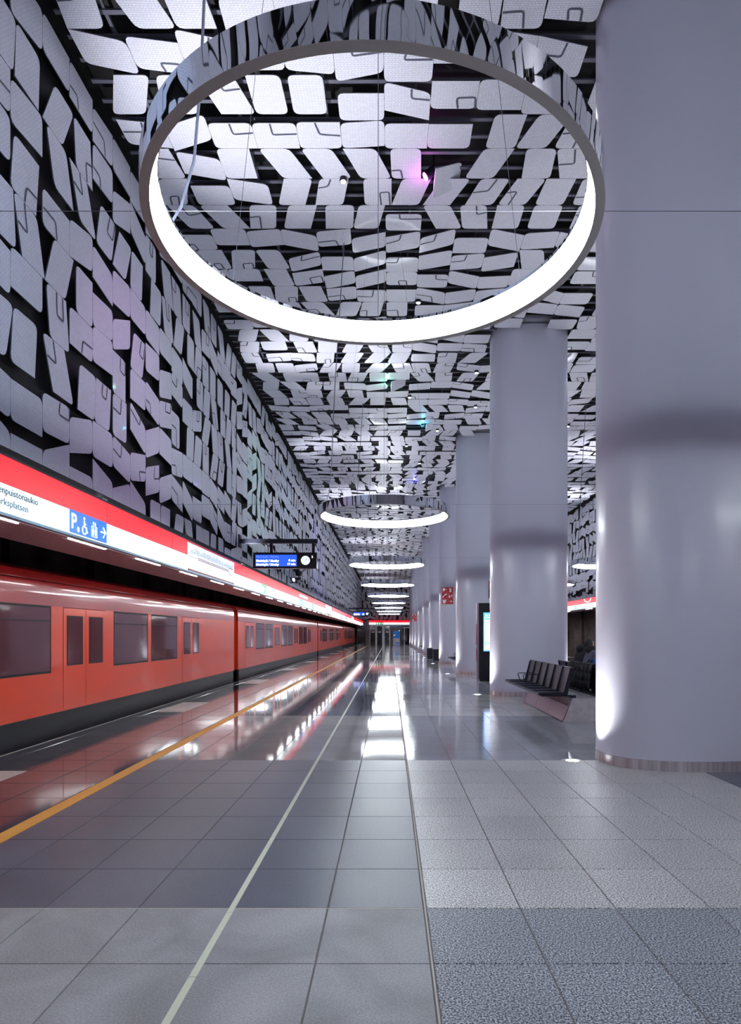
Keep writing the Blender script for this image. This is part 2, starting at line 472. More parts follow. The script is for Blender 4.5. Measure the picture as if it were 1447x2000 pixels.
cache = {}; rest = MB(); DEP = .004
def tilebox(mb, w, d, x, y, mi):
    c = .002; z0 = -DEP
    mb.v += [(x,y,z0),(x+w,y,z0),(x+w,y+d,z0),(x,y+d,z0),(x+c,y+c,0),(x+w-c,y+c,0),(x+w-c,y+d-c,0),(x+c,y+d-c,0)]
    i = len(mb.v)-8
    for q in ((4,5,6,7),(0,1,5,4),(1,2,6,5),(2,3,7,6),(3,0,4,7)):
        mb.f.append(tuple(i+k for k in q)); mb.m.append(mi)
for n_, t in enumerate(tiles):
    w, d = t[1]-t[0], t[3]-t[2]
    if n_ < 300 and tkey(t) < 1e5:
        k = (round(w, 3), round(d, 3), t[4])
        if k not in cache:
            mb = MB(); tilebox(mb, w, d, 0, 0, 0); cache[k] = mb.mesh('tile', [TM[t[4]]])
        link('tile', cache[k], floor, (t[0], t[2], 0))
    else: tilebox(rest, w, d, t[0], t[2], t[4])
tag(rest.obj('tile_field', TM, floor), kind='stuff')

# yellow ribbed warning strips, set into the floor in lengths
def strip(x0, x1, y0, y1, m, name, label, n, rib=0, z=.004):
    root = empty(name, (0, 0, 0), label, 'floor strip')
    for k in range(n):
        mb = MB(); a = y0+(y1-y0)*k/n; b = y0+(y1-y0)*(k+1)/n-.004
        mb.box((x0, a, -.004), (x1, b, z*.6))
        if rib:
            for q in range(rib):
                xx = x0+(x1-x0)*(q+.25)/rib; mb.box((xx, a, z*.6), (xx+(x1-x0)*.5/rib, b, z))
        mb.obj('strip_length', m, root)
    return root
strip(-2.83, -2.70, Y0, YE-.1, M_YEL, 'warning_strip', 'yellow ribbed warning line along the platform edge beside the red train', 60, 9)
strip(9.32, 9.45, Y0, YE-.1, M_YEL, 'warning_strip', 'yellow warning line on the far right platform behind the pillars', 8, 9)
strip(-.851, -.819, Y0, YE-.1, M_GLOW, 'guide_strip', 'narrow pale green inlaid guide line running down the grey floor', 150, 0, .003)

# metal edge trims
mb = MB(); mb.box((-4.63, Y0, -.28), (-4.60, YE, .002)); tag(mb.obj('trim_1', M_GROUTL), kind='structure')
mb = MB(); mb.box((.180, Y0, -.004), (.188, YE, .0005)); tag(mb.obj('trim_2', M_GROUTL), kind='structure')
mb = MB()
for k in range(0, 11): 
    yy = 3.34+ROW*7*2*k
    mb.box((-4.55, yy-.004, -.004), (-2.85, yy+.004, .0005)); mb.box((-2.69, yy-.004, -.004), (.17, yy+.004, .0005))
tag(mb.obj('trim_3', M_GROUTL), kind='structure')

# track pit, tunnel walls
mb = MB(); mb.box((-8.6, Y0, -1.35), (-4.60, YE, -1.15)); mb.box((-4.64, Y0, -1.2), (-4.602, YE, -.3))
tag(mb.obj('floor_track_left', M_CONC), kind='structure')
mb = MB(); mb.box((11.40, Y0, -1.35), (15.4, YE, -1.15)); mb.box((11.41, Y0, -1.2), (11.45, YE, -.3))
tag(mb.obj('floor_track_right', M_CONC), kind='structure')
for xs, nm in ((-8.4, 'wall_tunnel_left'), (15.0, 'wall_tunnel_right')):
    sg = 1 if xs < 0 else -1
    mb = MB(); mb.box((xs, Y0, -1.2), (xs-.2*sg, YE+.3, 4.2))
    y = Y0
    while y < YE:
        mb.box((xs, y, -1.2), (xs+.18*sg, y+.5, 3.9)); y += 3.93
    for z in (.9, 1.25, 2.6): mb.box((xs, Y0, z), (xs+.10*sg, YE, z+.05))
    tag(mb.obj(nm, M_CONC), kind='structure')
    mb = MB(); mb.box((xs-.2*sg, Y0, 4.0), ((XW-.25) if sg > 0 else (XR+.25), YE, 4.2))
    tag(mb.obj('ceiling_tunnel_left' if sg > 0 else 'ceiling_tunnel_right', M_CONC), kind='structure')
mb = MB(); mb.box((-8.5, YE, -1.2), (-4.62, YE+.2, 4.2))
tag(mb.obj('wall_portal_left', M_BLACK), kind='structure')
mb = MB(); mb.box((11.0, YE, -1.2), (15.2, YE+.2, 4.2))
tag(mb.obj('wall_portal_right', M_BLACK), kind='structure')
mb = MB(); mb.box((-8.6, Y0-.15, -1.3), (15.2, Y0, HC+.5))
tag(mb.obj('wall_back', M_GREYW), kind='structure')

# ------------------------------------------------------------------ fascia sign bands
M_RED = mat('lit_red', srgb(200, 20, 30), .35, emit=srgb(255, 30, 44), estr=FASCIA_E*.95)
M_LIT = mat('lit_white', srgb(220, 240, 245), .3, emit=(.74, .94, 1, 1), estr=FASCIA_E*1.0)
M_BLUE = mat('lit_blue', srgb(20, 90, 190), .3, emit=srgb(30, 112, 205), estr=FASCIA_E*.9)
M_GREEN = mat('lit_green', srgb(10, 130, 90), .3, emit=srgb(20, 150, 100), estr=FASCIA_E*.8)
M_LETTER = mat('sign_letter', srgb(38, 62, 92), .5)
M_LETTER2 = mat('sign_letter_pale', srgb(96, 128, 156), .5)
M_LITW = mat('lit_icon', srgb(240, 250, 255), .3, emit=(.9, .97, 1, 1), estr=FASCIA_E*1.2)
M_SOFFIT = mat('soffit_slats', srgb(214, 176, 180), .45, 0)
M_LINE = mat('line_lamp', (1, 1, 1, 1), .4, emit=(1, .98, .96, 1), estr=42)
M_TRIMB = mat('blue_grey_trim', srgb(96, 124, 142), .35, .5)
XF = -3.70
RWB = EYE+.389*3.70        # red/white boundary, left
RXW = (FB, RWB)

def fascia(x, sg, zt, zb, zm, joints, label_side):
    """sg +1: faces +x"""
    root = empty('sign_band', (x, 0, 0), 'backlit red and white sign band along the %s wall' % label_side, 'sign')
    inn = x-sg*.80 if sg > 0 else x+.80
    mb = MB(); mb.box((x-sg*.02, Y0, zb-.03), (x-sg*.14, YE-.5, zt+.0))
    mb.box((x+sg*.004, Y0, zt-.004), (x-sg*.14, YE-.5, zt+.018)); mb.box((x+sg*.004, Y0, zb-.03), (x-sg*.02, YE-.5, zb-.002), 1)
    root2 = mb.obj('sign_housing', [M_DKMET, M_TRIMB], root, loc=(-x, 0, 0))
    for a, b in zip(joints[:-1], joints[1:]):
        mb = MB(); mb.box((0, a+.006, zm), (-sg*.02, b-.006, zt-.006)); mb.obj('red_pane', M_RED, root)
        mb = MB(); mb.box((0, a+.006, zb), (-sg*.02, b-.006, zm)); mb.obj('white_pane', M_LIT, root)
    mb = MB(); w = .8
    for k in range(8):
        xa = -sg*(.03+k*.1); mb.box((xa, Y0, zb-.045), (xa-sg*.088, YE-.5, zb-.03))
    mb.box((-sg*.14, Y0, zb-.028), (-sg*.86, YE-.5, zb+.0))
    mb.obj('soffit', M_SOFFIT, root)
    return root
joints = [8.26+k*2.49-2.49*6 for k in range(6)]+[8.26, 10.75, 11.52, 14.97, 15.73]
joints = sorted(set([round(j, 3) for j in joints]))
while joints[-1] < YE-3: joints.append(joints[-1]+2.49)
joints.append(YE-.5)
joints = [j for j in joints if j > Y0]
left_sign = fascia(XF, 1, FT, FB, RWB, joints, 'left')
rj = [Y0+.1+4.98*k for k in range(20)]; rj = [j for j in rj if j < YE-1]+[YE-.5]
right_sign = fascia(10.30, -1, RT, RB, RB+.24, rj, 'right')
# line lamps under the soffit
for sg, root, zb, ys in ((1, left_sign, FB, [7.4+1.97*k-3.94 for k in range(40)]), (-1, right_sign, RB, [1+3.94*k for k in range(21)])):
    for yy in ys:
        mb = MB(); mb.box((-sg*.05, yy, zb-.052), (-sg*.075, yy+.95, zb-.045)); mb.obj('line_lamp', M_LINE, root)
# a deeper dark ceiling void above the train
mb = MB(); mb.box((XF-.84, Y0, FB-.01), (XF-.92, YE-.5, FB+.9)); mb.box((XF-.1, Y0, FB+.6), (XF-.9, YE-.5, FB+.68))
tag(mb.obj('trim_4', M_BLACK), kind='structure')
RZ = (PI/2, 0, PI/2)       # text on a face that looks towards +x, reading along +y
def icon_panel(y0, y1, zb, zt, m, root, x=.004):
    mb = MB(); mb.box((x, y0, zb), (x-.004, y1, zt)); return mb.obj('sign_pane', m, root)
S = left_sign
text('enpuistonaukio', .098, (.004, 5.965, EYE+1.345), RZ, M_LETTER, S, squeeze=1.12)
text('parksplatsen', .098, (.004, 5.90, EYE+1.235), RZ, M_LETTER2, S, squeeze=1.14)
zb, zt = FB+.012, RWB+.006
for k in range(4):
    icon_panel(7.295+k*.2405, 7.295+(k+1)*.2405-.008, zb, zt, M_BLUE, S)
text('P', .25, (.010, 7.315, zb+.055), RZ, M_LITW, S, bold=.004)
mb = MB()   # little sun beside the P
cy, cz = 7.49, zb+.058
mb.prism([(cy+.02*math.cos(a), cz+.02*math.sin(a)) for a in [2*PI*k/14 for k in range(14)]], .006, .009, 'x')
for k in range(8):
    a = 2*PI*k/8; mb.tube([(.0075, cy+.024*math.cos(a), cz+.024*math.sin(a)), (.0075, cy+.034*math.cos(a), cz+.034*math.sin(a))], .003, 4)
mb.obj('sun_symbol', M_LITW, S)
mb = MB(); y0 = 7.5355   # wheelchair
mb.prism([(y0+.10+.018*math.cos(a), zb+.213+.018*math.sin(a)) for a in [2*PI*k/14 for k in range(14)]], .006, .009, 'x')
X_ = .0075
mb.tube([(X_, y0+.10, zb+.185), (X_, y0+.104, zb+.115), (X_, y0+.145, zb+.112), (X_, y0+.165, zb+.05), (X_, y0+.18, zb+.055)], .0085, 6)
mb.tube([(X_, y0+.103, zb+.15), (X_, y0+.14, zb+.148)], .006, 6)
mb.tube([(X_, y0+.105+.05*math.cos(a), zb+.075+.05*math.sin(a)) for a in [1.9+k*.33 for k in range(14)]], .007, 6)
mb.obj('wheelchair_symbol', M_LITW, S)
mb = MB(); y0 = 7.776     # lift
def frame(mb, ya, yb, za, zb_, r=.004):
    mb.tube([(X_, ya, za), (X_, yb, za), (X_, yb, zb_), (X_, ya, zb_), (X_, ya, za)], r, 4)
frame(mb, y0+.05, y0+.19, zb+.03, zb+.16)
for q in (.088, .150):
    mb.prism([(y0+q+.011*math.cos(a), zb+.138+.011*math.sin(a)) for a in [2*PI*k/10 for k in range(10)]], .006, .009, 'x')
    mb.prism([(y0+q-.02, zb+.122), (y0+q-.012, zb+.045), (y0+q+.012, zb+.045), (y0+q+.02, zb+.122)], .006, .009, 'x')
for q, s in ((.095, 1), (.145, -1)):
    c = zb+.193
    mb.tube([(X_, y0+q, c-.022*s), (X_, y0+q, c+.02*s)], .004, 4)
    mb.tube([(X_, y0+q-.017, c+.003*s), (X_, y0+q, c+.022*s), (X_, y0+q+.017, c+.003*s)], .004, 4)
mb.obj('lift_symbol', M_LITW, S)
mb = MB(); y0 = 8.017
mb.tube([(X_, y0+.05, zb+.125), (X_, y0+.185, zb+.125)], .009, 6)
mb.tube([(X_, y0+.12, zb+.19), (X_, y0+.19, zb+.125), (X_, y0+.12, zb+.06)], .009, 6)
mb.obj('arrow_symbol', M_LITW, S)
# the line map
M_MAP = mat('lit_map', srgb(230, 240, 242), .3, emit=(.88, .96, .97, 1), estr=FASCIA_E*.62)
M_MAPRED = mat('map_red', srgb(150, 30, 60), .4)
M_MAPTX = mat('map_text', srgb(96, 150, 156), .5)
def line_map(ya, yb, detail):
    mp = icon_panel(ya, yb, FB+.005, FT-.03, M_MAP, S, .007)
    mb = MB(); L = yb-ya
    mb.box((.007, ya, FB+.0), (.010, yb, FB+.035)); mb.box((.007, ya, FT-.035), (.010, yb, FT-.022))
    z = FB+.27
    if detail:
        for k in range(7): mb.box((.007, ya+.12+k*.07, z-.004), (.010, ya+.17+k*.07, z+.004))
        for dz in (-.012, .018): mb.box((.007, ya+.62, z+dz-.007), (.010, ya+L*.83, z+dz+.007))
        for s in (1, -1): mb.tube([(.0085, ya+L*.83, z), (.0085, ya+L*.88, z+.075*s), (.0085, ya+L*.965, z+.075*s)], .006, 4)
    mb.obj('map_line', M_MAPRED, S)
    if detail:
        rg = random.Random(4); mb = MB()
        for k in range(34):
            yy = ya+.15+k*(L*.94/34); h = rg.uniform(.05, .13); c = z+.055+rg.uniform(0, .012)
            for q in range(2):
                mb.prism([(yy+q*.03, c), (yy+q*.03+.012, c), (yy+q*.03+.03+.012+h*.25, c+h), (yy+q*.03+.03+h*.25, c+h)], .007, .0085, 'x')
        for k in range(4): mb.box((.007, ya+.5+k*.75, FB+.09), (.0085, ya+.508+k*.75, z-.03)); 
        for k in range(6): mb.box((.007, ya+.1+k*.5, FB+.075), (.0085, ya+.33+k*.5, FB+.083))
        mb.obj('map_print', M_MAPTX, S)
line_map(11.53, 14.96, True); line_map(36.3, 39.8, False); line_map(60.5, 64, False)
def exit_icon(y0, w=.46):
    icon_panel(y0, y0+w, FB+.01, RWB+.02, M_GREEN, S, .008)
    mb = MB(); z = FB+.05
    mb.box((.008, y0+.05, z), (.011, y0+.13, z+.17))
    c = y0+.22
    mb.prism([(c+.018*math.cos(a)+.03, z+.165+.018*math.sin(a)) for a in [2*PI*k/10 for k in range(10)]], .008, .011, 'x')
    mb.tube([(.0095, c+.02, z+.14), (.0095, c, z+.08), (.0095, c+.03, z+.04), (.0095, c, z)], .011, 5)
    mb.tube([(.0095, c, z+.08), (.0095, c-.04, z+.045), (.0095, c-.07, z+.02)], .010, 5)
    mb.tube([(.0095, c-.03, z+.10), (.0095, c+.02, z+.13), (.0095, c+.05, z+.09)], .008, 5)
    mb.tube([(.0095, y0+.34, z+.10), (.0095, y0+.41, z+.10)], .009, 5); mb.tube([(.0095, y0+.38, z+.13), (.0095, y0+.415, z+.10), (.0095, y0+.38, z+.07)], .008, 5)
    mb.obj('exit_symbol', M_LITW, S)
exit_icon(18.23, .62); exit_icon(34.0); exit_icon(57.5)
for ya, yb in ((25.7, 26.8), (29.7, 30.8), (47.5, 48.4), (52.5, 53.4)): icon_panel(ya, yb, FB+.012, RWB+.006, M_BLUE, S, .006)
mb = MB()
for r in range(2):
    for k in range(8): mb.box((0, 27.1+k*.3, FB+.07+r*.1), (.006, 27.1+k*.3+.22, FB+.11+r*.1))
mb.obj('lettering', M_LETTER2, S)
mb = MB()
for k in range(9): mb.box((0, 25.8+k*.29, RWB+.09), (.006, 25.8+k*.29+.2, RWB+.19))
mb.obj('lettering', M_LITW, S)
# right band details: white line symbol and exit icon
S2 = right_sign
mb = MB(); mb.tube([(-.006, 33.0+.55*math.cos(a), RT-.02+.19*math.sin(a)) for a in [PI+k*PI/10 for k in range(11)]], .022, 5)
mb.obj('line_emblem', M_LITW, S2)
mb = MB(); mb.box((-.006, 34.6, RB+.01), (.0, 35.3, RB+.235)); mb.obj('sign_pane', M_GREEN, S2)
mb = MB(); mb.box((-.010, 34.7, RB+.05), (-.006, 34.82, RB+.2)); mb.box((-.010, 34.95, RB+.05), (-.006, 35.03, RB+.21)); mb.obj('exit_symbol', M_LITW, S2)
mb = MB(); mb.box((-.006, 37.3, RB+.01), (.0, 40.5, RT-.03)); mb.obj('sign_pane', M_MAP, S2)
mb = MB(); mb.box((-.010, 37.4, RB+.24), (-.006, 40.2, RB+.27)); mb.obj('map_line', M_MAPRED, S2)
# end band
es = empty('sign_band', (0, YE-.16, 0), 'short red and white backlit band above the glass doors at the end', 'sign')
ze = EYE+1.27
mb = MB(); mb.box((-2.9, 0, ze+.29), (8.0, .282, ze+.58)); mb.obj('red_pane', M_RED, es)
mb = MB(); mb.box((-2.9, 0, ze), (8.0, .282, ze+.29)); mb.obj('white_pane', M_LIT, es)
mb = MB(); mb.box((-1.95, -.01, ze), (-.95, 0, ze+.29)); mb.obj('sign_pane', M_GREEN, es)
mb = MB(); mb.box((-1.85, -.016, ze+.04), (-1.65, -.01, ze+.25)); mb.box((-1.5, -.016, ze+.04), (-1.38, -.01, ze+.25)); mb.box((-1.25, -.016, ze+.12), (-1.0, -.01, ze+.17)); mb.obj('exit_symbol', M_LITW, es)

# ------------------------------------------------------------------ ring lamps
RR = 1.166; RH = EYE+2.07
M_WIRE = mat('steel_wire', srgb(120, 122, 134), .4, .8)
M_CORD = mat('pale_blue_cord', srgb(104, 108, 130), .5)
def make_ring():
    root = empty('ring_lamp', (0, 0, 0), 'x', 'ceiling lamp')
    mb = MB(); mb.lathe([(RR-.046, 0), (RR, 0), (RR, .002), (RR-.046, .002)], (0, 0, 0), 160); mb.obj('bottom_rim', M_STEEL2, root, .25)
    mb = MB(); mb.lathe([(RR, .002), (RR, .152), (RR-.005, .152), (RR-.005, .136), (RR-.080, .136), (RR-.080, .152), (RR-.084, .152), (RR-.084, .132), (RR-.006, .132), (RR-.006, .002)], (0, 0, 0), 160)
    mb.obj('mirror_band', M_MIRROR, root, .25)
    mb = MB(); mb.lathe([(RR-.046, .003), (RR-.080, .130), (RR-.074, .131), (RR-.040, .004)], (0, 0, 0), 96); mb.obj('diffuser', M_RING, root, .6)
    mb = MB(); mb.lathe([(RR-.074, .137), (RR-.074, .140), (RR-.014, .140), (RR-.014, .137)], (0, 0, 0), 96); mb.obj('added_top_glow', M_RINGFILL, root, .6)  # added fill light on the ring top, hidden from below
    for a in (math.radians(35), math.radians(145), math.radians(270)):
        mb = MB(); p = Vector(((RR-.05)*math.cos(a), (RR-.05)*math.sin(a), .14)); q = Vector((.35*math.cos(a), .35*math.sin(a)+.1, HC-RH+.05))
        mb.tube([p, q], .0018, 5); mb.obj('suspension_wire', M_WIRE, root)
    mb = MB(); mb.tube([(0, RR-.05, .14), (0, RR-.05, HC-RH+.05)], .0025, 6); mb.obj('suspension_wire', M_WIRE, root)
    p0 = Vector((-RR+.06, .05, .14)); pts = [p0+Vector((.0, 0, 0)), p0+Vector((.06, 0, .10)), p0+Vector((.13, 0, .35)), p0+Vector((.16, .02, .8)), p0+Vector((.22, .02, 2.2)), (-.72, .1, HC-RH+.05)]
    mb = MB(); mb.tube(pts, .008, 7); mb.obj('power_cord', M_CORD, root)
    return root
ORD = ['nearest', 'second', 'third', 'fourth', 'fifth', 'sixth', 'seventh', 'eighth', 'farthest']
ring0 = make_ring()
for sx, side in ((-.085, 'left'), (6.69, 'right')):
    for k in range(-1, 9):
        if side == 'left' and k == -1: o = ring0
        else: o = copy_tree(ring0)
        o.location = (sx-.02*(k > 0), 3.37+PIT*k, RH)
        if k < 0:
            o['label'] = 'ring lamp behind the camera, %s of the pillars' % side; o['group'] = 'ring lamps %s of the pillars' % side; continue
        if side == 'left':
            o['label'] = ('large mirror-edged glowing ring lamp nearest the camera, filling the top of the picture' if k == 0 else
                          '%s glowing ring lamp from the camera in the row left of the pillars' % ORD[k])
        else: o['label'] = '%s glowing ring lamp from the camera in the row right of the pillars' % ORD[k]
        o['group'] = 'ring lamps %s of the pillars' % side
for k in range(5):
    mb = MB(); y = 3.47+PIT*k; mb.tube([(XW+.02, y, EYE+2.32), (XR-.02, y, EYE+2.32)], .0018, 5)
    tag(mb.obj('cable', M_WIRE), 'thin pale cable stretched across the hall above the %s ring lamp' % ORD[k], 'cable', 'cables stretched across the hall')

# ------------------------------------------------------------------ pillars
def sup(a, b, e, n, rot=0):
    out = []
    for k in range(n):
        t = 2*PI*k/n; c, s = math.cos(t), math.sin(t)
        out.append((a*math.copysign(abs(c)**(2/e), c), b*math.copysign(abs(s)**(2/e), s)))
    return out
def make_pillar():
    root = empty('pillar', (0, 0, 0), 'x', 'pillar')
    H = HC+.30
    mb = MB(); pl = sup(PA, PB, 2.35, 96)
    for z0, z1 in ((.11, H-.002),):
        mb.prism(pl, z0, z1, 'z')
    mb.obj('shaft', M_PILLAR, root, .5)
    mb = MB(); mb.prism(sup(PA+.004, PB+.004, 2.35, 96), 0, .108, 'z'); mb.prism(sup(PA-.01, PB-.01, 2.35, 96), .108, .112, 'z'); mb.obj('plinth', M_STEEL, root, .5)
    return root
PL = ['massive pale lavender pillar nearest the camera, cut by the right edge of the picture',
      'pale pillar standing behind the dark bench seats, second from the camera',
      'pale pillar behind the dark information totem, third from the camera, with a red sign on its left',
      'fourth pale pillar from the camera, with a small bench showing beside its foot',
      'fifth pale pillar from the camera', 'sixth pale pillar from the camera',
      'seventh pale pillar from the camera, with the farther red sign on its left', 'eighth pale pillar from the camera',
      'ninth pale pillar from the camera', 'farthest pale pillar, just before the glass end doors']
p0 = make_pillar()
for k, y in enumerate(PILLARS):
    o = p0 if k == 0 else copy_tree(p0)
    o.location = (CX, y, 0); o['label'] = PL[k]; o['group'] = 'row of pale pillars'

# floor uplights at the pillars
M_UP = mat('uplight_lens', (1, 1, 1, 1), .2, emit=(.95, 1, 1, 1), estr=9)
def make_uplight():
    root = empty('floor_uplight', (0, 0, 0), 'x', 'floor lamp')
    mb = MB(); mb.lathe([(.075, 0), (.075, .006), (.10, .006), (.125, .002), (.125, 0)], (0, 0, 0), 32); mb.obj('bezel', M_STEEL2, root, .5)
    mb = MB(); mb.lathe([(.0001, .0005), (.0001, .004), (.05, .0045), (.074, .003), (.074, .0005)], (0, 0, 0), 32); mb.obj('lens', M_UP, root, .5)
    return root
u0 = make_uplight()
for k in range(10):
    for s in (-1, 1):
        o = u0 if (k == 0 and s < 0) else copy_tree(u0)
        x = CX+s*1.22; y = PILLARS[k]-.02
        o.location = (x, y, 0)
        o['label'] = 'round uplight in the floor on the %s side of the %s' % ('left' if s < 0 else 'right', (ORD+['tenth'])[k]+' pillar')
        o['group'] = 'floor uplights beside the pillars'
        ld = bpy.data.lights.new('uplight_beam', 'SPOT'); ld.energy = UPLIGHT_W; ld.spot_size = math.radians(98); ld.spot_blend = 1
        ld.shadow_soft_size = .04; ld.color = (1, .98, .92)
        lo = link('uplight_beam', ld, None, (x, y, .02))
        d = Vector((-s*.13, -.02, 1)); lo.rotation_euler = (-d).to_track_quat('Z', 'Y').to_euler()

# ------------------------------------------------------------------ uplighters on top of the sign band
M_FIX = mat('fixture_grey', srgb(150, 152, 160), .4, .5)
for x, sg, zt, side in ((XF-.07, 1, FT, 'left'), (10.37, -1, RT, 'right')):
    for k in range(-1, 10):
        y = 8.3+PIT*k
        root = empty('ceiling_uplighter', (x, y, zt+.018), 'small grey uplighter on top of the %s sign band, bay %s' % (side, 'behind the camera' if k < 0 else ORD[min(k, 8)] if k < 9 else 'beside the end wall'), 'lamp', 'uplighters on the %s sign band' % side)
        mb = MB(); mb.box((-.03, -.09, 0), (.03, .09, .02)); mb.box((-.025, -.08, .02), (.025, .08, .045)); mb.obj('housing', M_FIX, root)
        mb = MB(); mb.box((-.018, -.07, .045), (.018, .07, .047)); mb.obj('lens', M_UP, root)
        ld = bpy.data.lights.new('uplighter_beam', 'SPOT'); ld.energy = CEIL_UP_W; ld.spot_size = math.radians(52); ld.spot_blend = 1; ld.shadow_soft_size = .08
        ld.color = (1, .98, 1)
        lo = link('uplighter_beam', ld, None, (x, y, zt+.09))
        d = Vector(((-1.7 if sg > 0 else 8.3)-x, 0, HC-zt)); lo.rotation_euler = (-d).to_track_quat('Z', 'Y').to_euler()

# ceiling spots
M_STAR = mat('spot_lens', (1, 1, 1, 1), .3, emit=(1, .97, .92, 1), estr=60)
def make_spot():
    root = empty('ceiling_spot', (0, 0, 0), 'x', 'ceiling lamp')
    mb = MB(); mb.tube([(0, 0, .30), (0, 0, .05)], .014, 8); mb.lathe([(.0001, 0), (.055, 0), (.06, .01), (.05, .09), (.0001, .10)], (0, 0, 0), 16, close=False); mb.obj('housing', M_DKMET, root, .5)
    mb = MB(); mb.lathe([(.0001, -.004), (.04, -.004), (.04, -.001), (.0001, -.001)], (0, 0, 0), 16); mb.obj('lens', M_STAR, root)
    return root
s0 = make_spot()
spots = [(-.72, 9.72), (2.36, 8.52), (.59, 13.28), (.57, 18.6), (2.3, 16.85), (1.19, 25.8), (2.62, 19.4), (1.62, 21.65), (.60, 23.4), (.85, 31.5), (5.96, 21.2)]
SL = ['white spot in the ceiling gap inside the ring, left of the magenta one', 'white spot shining above the right rim of the nearest ring',
      'white spot low inside the nearest ring beside a tilted panel', 'small white ceiling spot below the green projector, near the hall centre',
      'small white ceiling spot just left of the second pillar top', 'tiny white ceiling spot above the blue projector',
      'tiny white spot touching the left edge of the second pillar', 'tiny white spot right of the cyan projector', 'tiny white spot left of the blue projector row',
      'tiny white spot just above the second ring', 'white spot right of the second pillar shaft']
for k, (x, y) in enumerate(spots):
    o = s0 if k == 0 else copy_tree(s0)
    o.location = (x, y, HC-.06); o['label'] = SL[k]; o['group'] = 'small white ceiling spots'
proj = [(.6, 1.75, (.45, .65, 1), 'soft blue overhead', 500, (XW, 4.2, 5.6)), (.60, 9.62, (1, .12, .95), 'magenta', 160, (XW, 9.4, 4.8)), (-.05, 17.6, (.25, 1, .6), 'green', 170, (XW, 18.5, 5.4)), (1.12, 21.1, (.12, .75, 1), 'cyan', 150, (XW, 24.0, 5.6)),
        (1.15, 29.0, (.25, .22, 1), 'blue', 700, (XW, 34.0, 5.0)), (5.95, 16.4, (.6, .75, 1), 'pale blue', 300, (XR, 22, 5.0)), (5.3, 20.4, (.5, .6, 1), 'bluish white', 300, (XR, 28, 5.0))]
def tilted_panel(root, rot):
    mb = MB(); q = round_poly([(-.24, -.26), (.24, -.20), (.27, .24), (-.20, .26)], [.0, .07, .07, .07])
    mb.prism(q, -.007, .007, 'z')
    mb.obj('tilted_panel', [M_PANC], root, loc=(.26, .10, -.02), rot=rot)
for x, y, c, nm, e, tgt in proj:
    root = empty('colour_projector', (x, y, HC), '%s colour projector beside a tilted panel in the ceiling' % nm, 'ceiling lamp', 'colour projectors in the ceiling')
    mc = mat('projector_lens_'+nm.replace(' ', '_'), c+(1,), .3, emit=c+(1,), estr=9)
    d = (Vector(tgt)-Vector((x, y, HC-.06))).normalized()
    mb = MB(); mb.tube([(.06, 0, .04), Vector((.06, 0, .04))+d*.16], .07, 14); mb.tube([(.06, 0, .3), (.06, 0, .04)], .012, 6); mb.obj('housing', M_DKMET, root)
    mb = MB(); q = Vector((.06, 0, .04))+d*.161; mb.tube([q, q+d*.004], .062, 14); mb.obj('lens', mc, root)
    tilted_panel(root, (math.radians(-14), math.radians(-28), math.radians(12)))
    ld = bpy.data.lights.new('projector_beam', 'SPOT'); ld.energy = e; ld.color = c; ld.spot_size = math.radians(48); ld.spot_blend = 1; ld.shadow_soft_size = .05
    lo = link('projector_beam', ld, None, Vector((x, y, HC))+q+d*.02)
    lo.rotation_euler = (-d).to_track_quat('Z', 'Y').to_euler()
    ld = bpy.data.lights.new('projector_glow', 'POINT'); ld.energy = 5; ld.color = c; ld.shadow_soft_size = .05
    lo = link('projector_glow', ld, None, Vector((x-.03, y, HC-.14)))

# ------------------------------------------------------------------ metro train
def paint(name, col, rough, coat=.6):
    m = mat(name, col, rough, coat=coat); nodes(m)[2].inputs['Coat Roughness'].default_value = .08; return m
M_OR = paint('orange_red_paint', srgb(250, 80, 34), .3)
M_CR = paint('crimson_paint', srgb(170, 30, 34), .3)
M_ROOF = paint('dark_red_roof', srgb(150, 18, 18), .4)
M_SK = mat('train_skirt', srgb(38, 38, 44), .45, .3)
M_TW = mat('train_window', srgb(104, 60, 68), .08, 0, .7, coat=.5)
M_INT = mat('train_interior', srgb(200, 70, 40), .6, emit=srgb(255, 90, 50), estr=.35)
M_RUB = mat('black_rubber', srgb(20, 20, 24), .6)
XT = -4.76; CAR = 22.05; PERIOD = 5.4
prof = [(0, .33), (0, 1.86), (-.01, 2.06), (-.035, 2.19), (-.12, 2.31), (-.35, 2.39), (-1.45, 2.46), (-2.55, 2.39), (-2.80, 2.28), (-2.90, 2.06), (-2.9, .33)]
